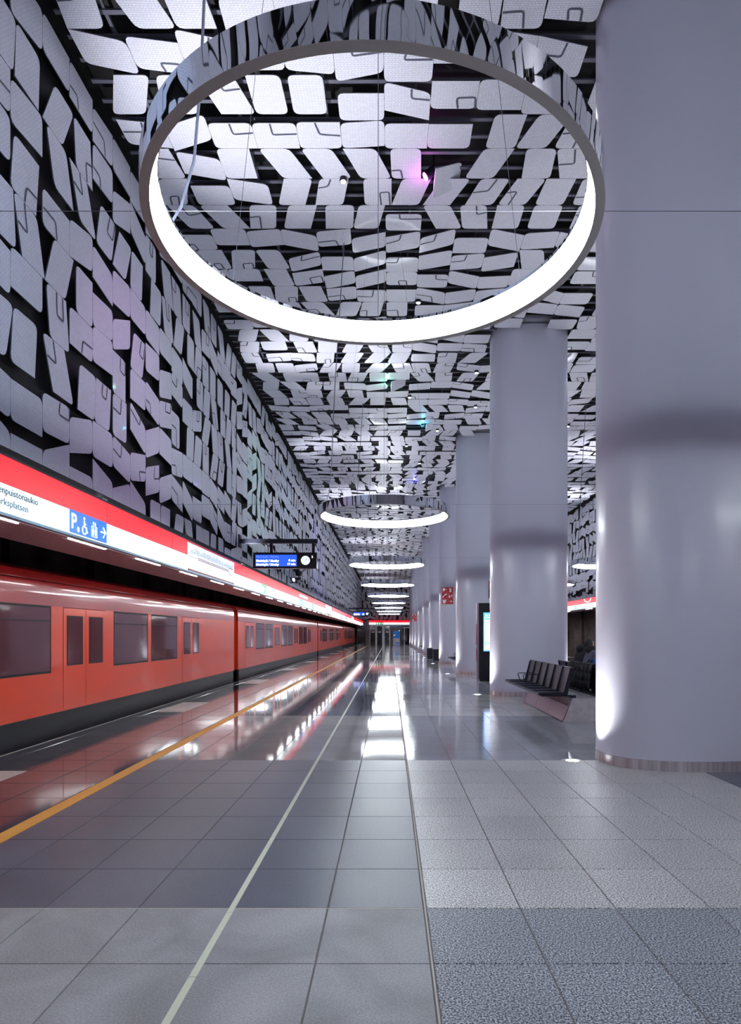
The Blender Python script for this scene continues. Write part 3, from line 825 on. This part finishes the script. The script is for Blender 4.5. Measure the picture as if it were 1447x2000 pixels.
def make_car():
    bm = MB(); L = CAR-.5
    # outer wall in strips around windows and doors
    z = [.33, .90, 1.84]
    bm.box((0, 0, z[0]), (-.05, L, z[1]), 0)
    bm.box((0, 0, z[2]), (-.05, L, 2.0), 1)
    # curved cant and roof
    up = [(0, 2.0), (-.006, 2.10), (-.03, 2.19), (-.12, 2.31), (-.35, 2.39), (-1.45, 2.46), (-2.55, 2.39), (-2.80, 2.28), (-2.90, 2.06), (-2.9, .33), (-2.85, .33), (-2.85, 2.04), (-.05, 2.04), (-.05, 2.0)]
    i = len(bm.v); n = len(up)
    bm.v += [(u, 0, v) for u, v in up]+[(u, L, v) for u, v in up]
    bm.f.append(tuple(i+k for k in range(n))); bm.m.append(1); bm.f.append(tuple(i+n+k for k in range(n))[::-1]); bm.m.append(1)
    for k in range(n):
        bm.f.append((i+k, i+(k+1) % n, i+n+(k+1) % n, i+n+k)); bm.m.append(1 if k < 2 else (2 if k < 8 else 0))
    # rain gutter
    bm.tube([(.008, 0, 2.19), (.008, L, 2.19)], .011, 6, 2)
    # pillars between openings
    segs = []; y = .95; opens = []
    for k in range(4):
        opens.append(('d', y, y+1.36)); y += 1.36+.32
        if k < 3:
            opens.append(('w', y, y+1.55)); y += 1.55+.16
            opens.append(('w', y, y+1.55)); y += 1.55+.32
    last = 0
    for t, a, b in opens:
        bm.box((0, last, z[1]), (-.05, a, z[2]), 0); last = b
    bm.box((0, last, z[1]), (-.05, L, z[2]), 0)
    bm.box((-2.85, 0, .33), (-2.90, L, 2.0), 0)
    bm.box((-.06, 0, .30), (-2.86, L, .34), 3)
    bm.box((-.02, 0, .34), (-2.88, .04, 2.1), 0); bm.box((-.02, L-.04, .34), (-2.88, L, 2.1), 0)
    # gangway bellows
    bm.box((-.7, L, .34), (-2.2, L+.5, 2.2), 3)
    car = bm.obj('car_body', [M_OR, M_CR, M_ROOF, M_RUB], None, .4)
    mb = MB(); mb.box((.0, .1, -.05), (-.06, L-.1, .33)); mb.box((.012, .1, .30), (0, L-.1, .33)); mb.box((-.10, .3, -.75), (-.2, L-.3, -.05)); mb.box((-.02, .3, -.30), (-.1, L-.3, -.05))
    mb.box((-2.8, .3, -.75), (-2.88, L-.3, .33))
    mb.obj('skirt', M_SK, car)
    for yy in (2.6, 4.9, 16.7, 19.0):
        mb = MB()
        for xx in (-.62, -2.2):
            mb.prism([(yy+.40*math.cos(a), -.62+.40*math.sin(a)) for a in [2*PI*k/20 for k in range(20)]], xx, xx-.12, 'x')
        mb.box((-.5, yy-.06, -.68), (-2.4, yy+.06, -.56)); mb.obj('wheelset', M_SK, car)
    for t, a, b in opens:
        if t == 'w':
            mb = MB(); mb.box((-.004, a, z[1]), (-.03, b, z[2]), 1); mb.box((-.002, a+.03, z[1]+.03), (-.02, b-.03, z[2]-.03), 0)
            mb.box((.002, a+.03, 1.62), (-.01, b-.03, 1.635), 1)
            mb.obj('window', [M_TW, M_RUB], car)
        else:
            m2 = (a+b)/2
            for p, q in ((a, m2), (m2, b)):
                mb = MB(); mb.box((.006, p+.006, .36), (-.03, q-.006, z[2]-.01), 0)
                mb.box((.009, p+.10, .98), (-.0, q-.10, 1.72), 1); mb.box((.012, p+.12, 1.0), (0, q-.12, 1.70), 2)
                mb.obj('door_leaf', [M_OR, M_RUB, M_TW], car)
    mb = MB(); mb.box((-.9, .1, .36), (-1.9, L-.1, .80)); mb.obj('seat_row', M_INT, car)
    return car
train = empty('metro_train', (XT, 0, 0), 'long orange-red metro train standing at the left platform edge', 'train')
c0 = make_car(); c0.parent = train; c0.location = (0, -2.27, 0)
for k in range(1, 4):
    c = copy_tree(c0, train); c.location = (0, -2.27+CAR*k, 0)
for x, lb in ((-5.47, 'steel running rail under the near side of the red train'), (-6.95, 'steel running rail under the far side of the red train'),
              (12.3, 'nearer steel rail of the empty far right track'), (13.75, 'farther steel rail of the empty far right track')):
    mb = MB(); mb.box((x, Y0, -1.15), (x+.07, YE, -1.13)); mb.box((x+.02, Y0, -1.13), (x+.05, YE, -1.05)); mb.box((x, Y0, -1.05), (x+.07, YE, -1.02))
    tag(mb.obj('track_rail', M_STEEL2), lb, 'rail')

# ------------------------------------------------------------------ departure displays
M_SCR = mat('display_blue', srgb(20, 60, 190), .2, emit=srgb(44, 92, 232), estr=1.0)
M_DISPT = mat('display_text', (1, 1, 1, 1), .4, emit=(.9, .97, 1, 1), estr=2.4)
M_DISPF = mat('display_text_faded', srgb(110, 140, 240), .4, emit=srgb(110, 140, 240), estr=.9)
M_BOX = mat('display_black', srgb(12, 14, 20), .25)
def display(y, label, full=True):
    root = empty('departure_display', (0, y, 0), label, 'display', 'departure displays')
    dm = MB(); dm.box((-3.88, -.05, EYE+2.33), (-1.87, .05, EYE+2.44)); dm.box((-3.90, -.12, EYE+2.22), (-3.86, .12, EYE+2.55)); dm.obj('beam', M_DKMET, root)
    for x in (-3.06, -1.98):
        mb = MB(); mb.box((x-.035, -.035, EYE+2.07), (x+.035, .035, EYE+2.33)); mb.obj('hanger', M_DKMET, root)
    mb = MB(); mb.box((-3.52, -.07, EYE+1.68), (-1.885, .07, EYE+2.09)); mb.obj('casing', M_BOX, root)
    mb = MB(); mb.box((-3.46, -.073, EYE+1.735), (-2.40, -.07, EYE+2.03)); mb.obj('screen', M_SCR, root)
    cxx, czz = -2.175, EYE+1.885
    mb = MB(); mb.prism([(cxx+.115*math.cos(a), czz+.115*math.sin(a)) for a in [2*PI*k/36 for k in range(36)]], -.078, -.07, 'y')
    face = mb.obj('clock_face', mat('clock_face', (.8, .95, .95, 1), .4, emit=(.72, .93, .95, 1), estr=.95), root)
    mb = MB()
    for k in range(12):
        a = 2*PI*k/12; mb.tube([(cxx+.088*math.sin(a), -.0785, czz+.088*math.cos(a)), (cxx+.106*math.sin(a), -.0785, czz+.106*math.cos(a))], .003, 4)
    for a, ln, w in ((math.radians(38), .085, .004), (math.radians(45), .05, .007), (math.radians(248), .085, .0025)):
        mb.tube([(cxx-.015*math.sin(a), -.080, czz-.015*math.cos(a)), (cxx+ln*math.sin(a), -.080, czz+ln*math.cos(a))], w, 5)
    mb.obj('clock_hands', M_BOX, root)
    R = (PI/2, 0, 0); s = .078
    text('Matinkylä / Mattby', s, (-3.44, -.074, EYE+1.955), R, M_DISPF, root)
    text('Matinkylä / Mattby', s, (-3.44, -.074, EYE+1.85), R, M_DISPT, root, bold=.002)
    text('Matinkylä / Mattby', s, (-3.44, -.074, EYE+1.755), R, M_DISPT, root, bold=.002)
    text('8 min', s, (-2.43, -.074, EYE+1.86), R, M_DISPT, root, align='RIGHT', bold=.002)
    text('17 min', s, (-2.43, -.074, EYE+1.765), R, M_DISPT, root, align='RIGHT', bold=.002)
    text('2', .08, (-2.02, -.074, EYE+1.95), R, M_DISPT, root)
    return root
display(16.3, 'nearer departure display with blue screen and round clock on a dark wall bracket')
display(59.5, 'far small departure display with blue screen hanging near the end wall')
# cameras on the left wall
root = empty('security_camera', (XW+.03, 25.3, EYE+2.5), 'dark dome security camera on the left wall below the nearer display', 'camera')
mb = MB(); mb.box((0, -.15, 0), (.25, .15, .12)); mb.lathe([(.0001, -.22), (.12, -.16), (.16, -.02), (.16, .0)], (.2, 0, 0), 16, close=False); mb.obj('dome', M_DKMET, root, .6)
root = empty('security_camera', (XW+.03, 24.3, EYE+2.02), 'slim bullet security camera on an arm above the sign band', 'camera')
mb = MB(); mb.tube([(0, 0, -.06), (.3, -.05, -.06), (.3, -.05, .05)], .02, 6); mb.tube([(.18, -.25, .04), (.36, .1, .12)], .07, 10); mb.obj('housing', M_DKMET, root, .6)

# ------------------------------------------------------------------ benches between the pillars
def slat_panel(mb, o, du, dv, nu, nv, th, mi=0, fu=.10, fv=.30):
    """expanded-metal look: frame of o, o+du, o+dv with many thin bars"""
    o, du, dv = Vector(o), Vector(du), Vector(dv); nn = du.cross(dv).normalized()*th
    def quad(a, b, c, d):
        i = len(mb.v); mb.v += [tuple(p-nn*.5) for p in (a, b, c, d)]+[tuple(p+nn*.5) for p in (a, b, c, d)]
        for q in ((0,3,2,1),(4,5,6,7),(0,1,5,4),(1,2,6,5),(2,3,7,6),(3,0,4,7)):
            mb.f.append(tuple(i+k for k in q)); mb.m.append(mi)
    for k in range(nv):
        t = (k+.5)/nv; h = fv/nv; a = o+dv*(t-h); b = o+dv*(t+h); quad(a, a+du, b+du, b)
    for k in range(nu):
        t = (k+.5)/nu; w = fu/nu; a = o+du*(t-w); b = o+du*(t+w); quad(a, b, b+dv, a+dv)
def make_bench():
    root = empty('bench', (0, 0, 0), 'x', 'bench')
    mb = MB(); mb.prism([(2.86, 0), (3.74, 0), (3.60, .34), (3.58, .38), (3.02, .38), (3.00, .34)], 0, 3.05, 'y'); mb.obj('stone_block', M_STONE, root, loc=(-CX, 0, 0))
    for s in (-1, 1):
        for k in range(3):
            a, b = k*1.0167+.003, (k+1)*1.0167-.003
            mb = MB(); e = [(s*.455, .012), (s*.445, .004), (s*.335, .262), (s*.345, .272)]
            mb.prism(e, a, b, 'y'); mb.obj('metal_cladding', M_BRONZE, root)
        mb = MB(); mb.box((s*.20, .10, .38), (s*.30, 2.95, .425)); mb.box((s*.28, .10, .405), (s*.78, .17, .43)); mb.box((s*.28, 1.5, .405), (s*.78, 1.57, .43)); mb.box((s*.28, 2.88, .405), (s*.78, 2.95, .43))
        mb.obj('support_rail', M_SEATE, root)
        for k in range(6):
            ya, yb = k*.508, k*.508+.50
            mb = MB(); zt = .462
            X0, X1 = s*.85, s*.40; X2, Z2 = s*.305, .885
            # seat pan bars and backrest bars
            slat_panel(mb, (X0, ya+.02, zt), (X1-X0, 0, 0), (0, yb-ya-.04, 0), 20, 3, .006, 0, .6, .08)
            slat_panel(mb, (X1, ya+.02, zt), (X2-X1, 0, Z2-zt), (0, yb-ya-.04, 0), 22, 3, .006, 0, .62, .08)
            # folded edge frame
            for yy in (ya, yb-.022):
                pr = [(X0, zt-.03), (X1-s*.03, zt-.03), (X2-s*.03, Z2), (X2+s*.022, Z2+.008), (X1+s*.034, zt+.022), (X0, zt+.014)]
                mb.prism(pr, yy, yy+.022, 'y', 1)
            mb.box((X0, ya, zt-.03), (X0-s*.018, yb, zt+.008), 0); mb.box((X2-s*.032, ya, Z2-.012), (X2+s*.004, yb, Z2+.008), 0)
            mb.obj('seat', [M_SEAT, M_SEATE], root)
        for yy in (2.535, 2.03) if s < 0 else (.5, 1.52):
            mb = MB(); mb.tube([(s*.62, yy, .465), (s*.68, yy, .625), (s*.66, yy, .648), (s*.33, yy, .648)], .009, 6); mb.obj('armrest', M_SEATE, root)
    return root
b0 = make_bench()
for k, (y, lb) in enumerate(((10.45, 'dark slatted metal bench row on a stone block between the first two pillars'),
                             (23.75, 'dark bench row behind the third pillar, only its seat edge showing'),
                             (48.6, 'far small bench row behind the sixth pillar'))):
    o = b0 if k == 0 else copy_tree(b0)
    o.location = (CX, y, 0); o['label'] = lb; o['group'] = 'back-to-back benches between pillars'
# papers left on the block
for k, (x, y, r) in enumerate(((3.50, 12.6, .3), (3.55, 11.4, .1))):
    mb = MB(); mb.box((-.06, -.16, 0), (.06, .16, .004))
    tag(mb.obj('paper', M_WHITE, None, None, (x-.3, y, .381), (0, 0, r)), '%s white sheet lying on the stone bench block' % ('farther' if k == 0 else 'nearer'), 'paper', 'papers on the bench block')

# litter bins near far pillars
for k, (x, y, lb) in enumerate(((2.50, 34.1, 'dark litter bin with a yellow side beside the fourth pillar'), (2.32, 36.8, 'slim dark litter bin in front of the fifth pillar'))):
    root = empty('litter_bin', (x, y, 0), lb, 'bin')
    mb = MB(); mb.box((-.17, 0, .03), (.17, .5, .62)); mb.box((-.15, .02, 0), (.15, .48, .03)); mb.obj('body', M_DKMET, root)
    mb = MB(); mb.box((-.18, -.01, .62), (.18, .51, .65)); mb.obj('lid', M_STEEL2, root)
    if k == 0:
        mb = MB(); mb.box((.10, -.006, .1), (.165, 0, .58)); mb.obj('yellow_front', mat('bin_yellow', srgb(226, 214, 90), .5), root)

# information totem
root = empty('information_totem', (2.70, 19.26, 0), 'tall black information totem with glowing blue screen behind second pillar', 'totem')
mb = MB(); mb.box((0, .004, .06), (.96, .22, 2.39)); mb.box((.03, .02, 0), (.93, .2, .06)); mb.obj('casing', [M_BOX], root)
mb = MB(); mb.box((-.05, 0, .0), (-.001, .225, 2.39)); mb.obj('side_frame', M_BRONZE, root)
for a, b in ((.62, 1.0), (1.12, 1.75)):
    mb = MB(); mb.box((-.062, .05, a), (-.05, .17, b)); mb.obj('side_poster', mat('poster_red', srgb(150, 40, 50), .5), root)
mb = MB(); mb.box((.14, -.004, .92), (.82, .004, 2.10)); mb.obj('screen', mat('totem_blue', srgb(60, 130, 230), .2, emit=srgb(86, 160, 250), estr=1.7), root)
mb = MB(); mb.box((.17, -.008, 1.18), (.79, -.004, 1.88)); mb.box((.17, -.008, .96), (.79, -.004, 1.15)); mb.box((.17, -.008, 1.93), (.79, -.004, 1.96)); mb.box((.2, -.008, 1.99), (.26, -.004, 2.04)); mb.box((.3, -.008, 1.99), (.36, -.004, 2.04))
mb.obj('timetable', mat('totem_white', srgb(220, 235, 255), .2, emit=(.75, .88, 1, 1), estr=2.0), root)
mb = MB()
for r in range(9):
    for c in range(5): mb.box((.21+c*.11, -.010, 1.24+r*.068), (.28+c*.11, -.008, 1.25+r*.068))
mb.obj('timetable_print', M_LETTER2, root)

# red emergency signs on the pillars
M_SIGNR = mat('sign_red', srgb(176, 24, 36), .4)
def red_sign(y, label, w=.413, x0=1.865):
    root = empty('emergency_sign', (x0, y, EYE+1.075), label, 'sign', 'red emergency signs')
    for z in (.10, .40):
        mb = MB(); mb.box((w, -.01, z), (2.47-x0, .01, z+.012)); mb.obj('bracket', M_STEEL2, root)
    h = .61
    mb = MB(); mb.box((0, -.012, 0), (w, .012, h)); mb.obj('board', mat('sign_edge', srgb(210, 90, 90), .4), root)
    cw, chh = w/2, h/3
    def pl(mb, pts, y_=-.018): mb.prism(pts, y_, -.014, 'y')
    for r in range(3):
        for c in range(2):
            x, z = c*cw, r*chh
            mb = MB(); mb.box((x+.006, -.014, z+.006), (x+cw-.006, -.012, z+chh-.006)); f = mb.obj('field', M_SIGNR, root)
            mb = MB(); q = (r, c)
            if q == (2, 0): mb.box((x+.04, -.018, z+.08), (x+.12, -.014, z+.17)); mb.box((x+.04, -.018, z+.04), (x+.055, -.014, z+.08)); mb.box((x+.14, -.018, z+.11), (x+.17, -.014, z+.14))
            elif q == (2, 1): mb.prism([(x+.07, z+.03), (x+.14, z+.03), (x+.14, z+.15), (x+.12, z+.175), (x+.09, z+.175), (x+.07, z+.15)], -.018, -.014, 'y'); mb.box((x+.05, -.018, z+.15), (x+.08, -.014, z+.165))
            elif q == (1, 0): mb.tube([(x+.045, -.016, z+.05), (x+.07, -.016, z+.09), (x+.12, -.016, z+.135), (x+.165, -.016, z+.15)], .013, 5); mb.box((x+.03, -.018, z+.03), (x+.065, -.014, z+.065)); mb.box((x+.145, -.018, z+.135), (x+.18, -.014, z+.17))
            elif q == (1, 1):
                mb.prism([(x+.04, z+.06), (x+.06, z+.03), (x+.09, z+.03), (x+.105, z+.06), (x+.09, z+.10), (x+.07, z+.10), (x+.066, z+.17), (x+.052, z+.17), (x+.052, z+.10)], -.018, -.014, 'y')
                for k in range(4): mb.tube([(x+.13, -.016, z+.10), (x+.13+.05*math.cos(-1+k*.66), -.016, z+.10+.06*math.sin(-1+k*.66))], .007, 4)
            elif q == (0, 0): mb.prism([(x+.05, z+.03), (x+.13, z+.03), (x+.15, z+.14), (x+.03, z+.14)], -.018, -.014, 'y'); mb.tube([(x+.03, -.016, z+.155), (x+.16, -.016, z+.165), (x+.165, -.016, z+.10)], .006, 4)
            else: mb.tube([(x+.04, -.016, z+.1), (x+.16, -.016, z+.1)], .008, 5); mb.tube([(x+.11, -.016, z+.15), (x+.165, -.016, z+.1), (x+.11, -.016, z+.05)], .008, 5)
            mb.obj('symbol', M_WHITE, f)
    return root
red_sign(22.9, 'red sign with six white emergency symbols projecting left from the third pillar')
red_sign(54.4, 'farther small red emergency sign projecting from the seventh pillar')
root = empty('pillar_sign', (3.48, PILLARS[2]-PB-.035, EYE+1.26), 'red and dark sign board on the third pillar face above the totem', 'sign')
mb = MB(); mb.box((0, 0, 0), (.45, .025, .60)); mb.obj('board', M_DKMET, root)
mb = MB(); mb.box((0, -.004, .30), (.45, 0, .60)); mb.obj('red_field', M_SIGNR, root)
mb = MB(); mb.box((.04, -.004, .04), (.2, 0, .12)); mb.box((.04, -.004, .16), (.2, 0, .25)); mb.obj('white_symbol', M_WHITE, root)

# ------------------------------------------------------------------ end wall doors, lift, kiosk
def end_x(px): return (px-VX)/F*YE
M_FRAME = mat('door_steel', srgb(168, 166, 172), .35, .7)
zd = 2.50
k = 1
for a, b in ((723, 733), (736, 746), (751, 760)):
    xa, xb = end_x(a), end_x(b)
    mb = MB(); mb.box((xa, YE+.02, 0), (xb, YE+.09, zd)); d = tag(mb.obj('door_%d' % k, M_GLASSD), kind='structure')
    mb = MB(); c = (xa+xb)/2; mb.box((c-.18, YE+.005, 1.62), (c+.22, YE+.02, 1.80)); mb.obj('notice', M_WHITE, d)
    if k > 1:
        mb = MB(); mb.box((xa+.05, YE-.03, .98), (xa+.14, YE+.02, 1.05)); mb.obj('handle', M_FRAME, d)
    k += 1
mb = MB()
for a, b in ((733, 736.2), (746.2, 751), (760, 762.3), (722, 723)): mb.box((end_x(a), YE-.02, 0), (end_x(b), YE+.1, zd+.02))
mb.box((end_x(722), YE-.02, zd), (end_x(762.3), YE+.1, zd+.10))
tag(mb.obj('trim_5', M_FRAME), kind='structure')
mb = MB(); mb.box((end_x(698), YE+.02, 0), (end_x(714), YE+.09, 2.15)); d = tag(mb.obj('door_4', M_GLASSD), kind='structure')
mb = MB(); mb.box((end_x(784.5), YE+.02, 0), (end_x(799), YE+.09, 2.6)); d = tag(mb.obj('door_5', M_GLASSD), kind='structure')
mb = MB(); mb.box((end_x(785), YE-.0, 2.25), (end_x(799), YE+.02, 2.42)); mb.box((end_x(789), YE, 0), (end_x(790.5), YE+.02, 2.25)); mb.obj('lift_frame', M_FRAME, d)
root = empty('ticket_machine', (end_x(767.5), YE-1.2, 0), 'blue and grey ticket machine standing beside the end doors', 'machine')
mb = MB(); mb.box((0, 0, .06), (.92, .5, 1.86)); mb.box((.03, .02, 0), (.9, .48, .06)); mb.obj('casing', M_FRAME, root)
mb = MB(); mb.box((.03, -.01, .86), (.89, 0, 1.80)); mb.obj('blue_front', mat('kiosk_blue', srgb(20, 96, 170), .4, emit=srgb(20, 96, 180), estr=.35), root)
mb = MB(); mb.box((.25, -.01, .1), (.89, 0, .3)); mb.obj('blue_base', mat('kiosk_blue', srgb(20, 96, 170), .4), root)
mb = MB(); mb.box((.1, -.016, 1.18), (.2, -.01, 1.32)); mb.box((.25, -.016, 1.18), (.35, -.01, 1.32)); mb.obj('keypad', M_LITW, root)
root = empty('green_beacon', (end_x(780.3), YE-1.2, 1.86), 'tiny green indicator lamp on top of the ticket machine', 'lamp')
mb = MB(); mb.lathe([(.0001, 0), (.05, 0), (.05, .05), (.0001, .07)], (-.05, .1, 0), 10); mb.obj('lamp_body', mat('beacon_green', (0, 1, .4, 1), .4, emit=(.1, 1, .5, 1), estr=4), root)
root = empty('fare_post', (end_x(770.5), YE-2.2, 0), 'slim steel fare reader post in front of the ticket machine', 'post')
mb = MB(); mb.box((0, 0, 0), (.1, .1, 1.05)); mb.obj('post_shaft', M_FRAME, root)
mb = MB(); mb.box((-.02, -.02, 1.05), (.12, .1, 1.3)); mb.obj('reader_head', M_DKMET, root)

# ------------------------------------------------------------------ two people sitting on the far side of the bench
def skin_body(name, J, E, mats, parent, root=0):
    me = bpy.data.meshes.new(name); me.from_pydata([j[0] for j in J], E, [])
    o = link(name, me, parent)
    for m in mats: me.materials.append(m)
    sk = o.modifiers.new('skin', 'SKIN'); sk.use_smooth_shade = True
    for i, v in enumerate(me.skin_vertices[0].data):
        v.radius = J[i][1] if isinstance(J[i][1], tuple) else (J[i][1], J[i][1])
        v.use_root = (i == root)
    sb = o.modifiers.new('sub', 'SUBSURF'); sb.levels = 2; sb.render_levels = 2
    return o
M_SKIN = mat('skin', srgb(196, 150, 130), .5)
M_SHOE = mat('shoe_black', srgb(24, 22, 24), .5)
M_TROU = mat('trousers_dark', srgb(30, 32, 42), .8)
def uvs(mb, c, r, mi=0, seg=16, rings=10, shape=None):
    i = len(mb.v)
    for a in range(rings+1):
        t = PI*a/rings
        for k in range(seg):
            p = 2*PI*k/seg; v = Vector((math.sin(t)*math.cos(p), math.sin(t)*math.sin(p), math.cos(t)))
            s = shape(v) if shape else v
            mb.v.append((c[0]+s[0]*r[0], c[1]+s[1]*r[1], c[2]+s[2]*r[2]))
    for a in range(rings):
        for k in range(seg):
            mb.f.append((i+a*seg+k, i+(a+1)*seg+k, i+(a+1)*seg+(k+1) % seg, i+a*seg+(k+1) % seg)); mb.m.append(mi)
def person(x, y, label, coat, lean, hair, hood=None, turn=0):
    """sits facing local +x; origin on the floor under the hips"""
    root = empty('person', (x, y, 0), label, 'person', None, (0, 0, turn))
    sz = .47
    hip = Vector((0, 0, sz+.135)); a = math.radians(lean)
    up = Vector((math.sin(a), 0, math.cos(a)))
    waist = hip+up*.20; chest = hip+up*.40; neck = hip+up*.54; hb = neck+Vector((.05, 0, .045))
    J = [(hip, (.155, .13)), (waist, (.16, .13)), (chest, (.19, .14)), (neck, .075), (hb, .055)]
    E = [(0, 1), (1, 2), (2, 3), (3, 4)]
    for s in (-1, 1):
        n = len(J); sh = hip+up*.47+Vector((0, s*.19, 0)); el = sh+Vector((.12, s*.05, -.26)); wr = el+Vector((.22, -s*.07, -.04))
        J += [(sh, .075), (el, .056), (wr, .042)]; E += [(2, n), (n, n+1), (n+1, n+2)]
    coatm = coat
    skin_body('coat', J, E, [coatm], root)
    J = [(hip+Vector((0, 0, -.02)), (.14, .12))]; E = []
    for s in (-1, 1):
        n = len(J)
        J += [(Vector((.08, s*.09, sz+.10)), .09), (Vector((.42, s*.12, sz+.075)), .066), (Vector((.44, s*.12, .27)), .055), (Vector((.43, s*.12, .10)), .045)]
        E += [(0, n), (n, n+1), (n+1, n+2), (n+2, n+3)]
    skin_body('trousers', J, E, [M_TROU], root)
    for s in (-1, 1):
        J = [(Vector((.42, s*.12, .09)), .042), (Vector((.43, s*.12, .045)), .045), (Vector((.60, s*.135, .035)), (.042, .032)), (Vector((.66, s*.14, .03)), (.03, .026))]
        skin_body('shoe', J, [(0, 1), (1, 2), (2, 3)], [M_SHOE], root, 1)
        el = hip+up*.47+Vector((.12, s*.24, -.26)); wr = el+Vector((.22, -s*.07, -.04))
        J = [(wr+Vector((-.01, 0, 0)), .026), (wr+Vector((.045, -s*.01, -.005)), (.036, .018))]; E = [(0, 1)]
        for f, (ln, of) in enumerate(((.070, .030), (.078, .010), (.074, -.010), (.060, -.028))):
            n = len(J); b = wr+Vector((.085, of-s*.01, -.008)); J += [(b, .010), (b+Vector((ln*.5, 0, -.012)), .009), (b+Vector((ln*.85, 0, -.035)), .008)]
            E += [(1, n), (n, n+1), (n+1, n+2)]
        n = len(J); J += [(wr+Vector((.03, -s*.04, -.008)), .011), (wr+Vector((.07, -s*.055, -.02)), .009)]; E += [(1, n), (n, n+1)]
        skin_body('hand', J, E, [M_SKIN], root, 1)
    # head with face
    hc = hb+Vector((.085, 0, .05))
    mb = MB()
    def hs(v):
        w = 1-.22*max(0, -v.z)
        return (v.x*w+(.06 if v.z < 0 and v.x > 0 else 0), v.y*w, v.z)
    uvs(mb, hc, (.095, .075, .118), 0, 20, 14, hs)
    mb.prism([(hc.x+.085, hc.z+.02), (hc.x+.118, hc.z-.028), (hc.x+.09, hc.z-.036)], hc.y-.014, hc.y+.014, 'y')
    for s in (-1, 1):
        uvs(mb, (hc.x, hc.y+s*.074, hc.z-.01), (.022, .010, .032), 0, 8, 6)
        uvs(mb, (hc.x+.082, hc.y+s*.032, hc.z+.012), (.012, .014, .010), 1, 8, 6)
    mb.box((hc.x+.080, hc.y-.024, hc.z-.068), (hc.x+.094, hc.y+.024, hc.z-.060), 2)
    mb.obj('head', [M_SKIN, M_BOX, mat('lips', srgb(160, 90, 90), .5)], root, .7)
    mb = MB(); uvs(mb, hc+Vector((-.012, 0, .018)), (.102, .086, .118), 0, 18, 12, lambda v: (min(v.x, .55-.5*max(0, -v.z)*2), v.y, max(v.z, -.75)))
    mb.obj('hair', hair, root, .7)
    if hood:
        mb = MB(); q = hip+up*.56+Vector((-.06, 0, 0)); uvs(mb, q, (.10, .14, .09), 0, 16, 10); mb.obj('hood', hood, root, .7)
    # skirt of the coat hanging down over the seat
    mb = MB(); mb.prism([(-.10, sz+.02), (.02, sz+.02), (.04, sz+.30), (-.14, sz+.30)], -.19, .19, 'y'); mb.obj('coat_tail', coatm, root)
    return root
M_COATG = mat('coat_grey_blue', srgb(78, 80, 104), .8)
M_COATB = mat('coat_black', srgb(26, 26, 34), .8)
M_BLUEC = mat('scarf_blue', srgb(28, 62, 120), .8)
M_HAIRB = mat('hair_blond', srgb(120, 96, 70), .6)
M_HAIRK = mat('hair_dark', srgb(22, 30, 32), .6)
person(3.89, 13.25, 'seated person in a black coat leaning forward on the far side of the bench', M_COATB, 18, M_HAIRK, M_COATB, .1)
p1 = person(3.89, 12.62, 'seated person in a grey-blue coat leaning forward, nearer one on the bench', M_COATG, 17, M_HAIRB, M_COATB, 0)
# blue rucksack leaning between, dark coats over the backrest
root = empty('rucksack', (3.90, 12.02, .475), 'blue and grey rucksack standing on the far bench seats', 'bag')
mb = MB(); uvs(mb, (0.03, 0, .26), (.15, .20, .27), 0, 18, 12, lambda v: tuple(math.copysign(abs(c)**.75, c) for c in v)); mb.obj('bag_body', M_BLUEC, root, .8)
mb = MB(); uvs(mb, (.10, 0, .16), (.11, .15, .13), 0, 14, 10, lambda v: tuple(math.copysign(abs(c)**.75, c) for c in v)); mb.obj('front_pocket', M_COATG, root, .8)
for s in (-1, 1):
    mb = MB(); mb.tube([(-.09, s*.08, .48), (-.15, s*.09, .38), (-.14, s*.09, .2), (-.09, s*.08, .06)], .016, 6); mb.obj('strap', M_COATB, root)
rg = random.Random(8)
mb = MB(); N = 22
for side in (0,):
    grid = []
    for i in range(N+1):
        y = -.70+1.40*i/N; row = []
        fold = .022*math.sin(i*1.7)+.012*math.sin(i*.9+1)
        for x, z in ((.05, .62), (.012, .895), (-.012, .915), (-.045, .90), (-.075, .75), (-.085, .60), (-.09, .46), (-.08, .425+.02*math.sin(i*.6))):
            row.append((x-(fold if x < -.02 else 0), y, z))
        grid.append(row)
    for i in range(N):
        for j in range(7): mb.poly([grid[i][j], grid[i+1][j], grid[i+1][j+1], grid[i][j+1]])
me = mb.mesh('draped_coat', M_COATB, 1.2)
o = link('draped_coat', me, None, (3.595, 11.78, 0))
sm = o.modifiers.new('thick', 'SOLIDIFY'); sm.thickness = .012
tag(o, 'long dark coat draped over the backrest behind the seated people', 'coat')
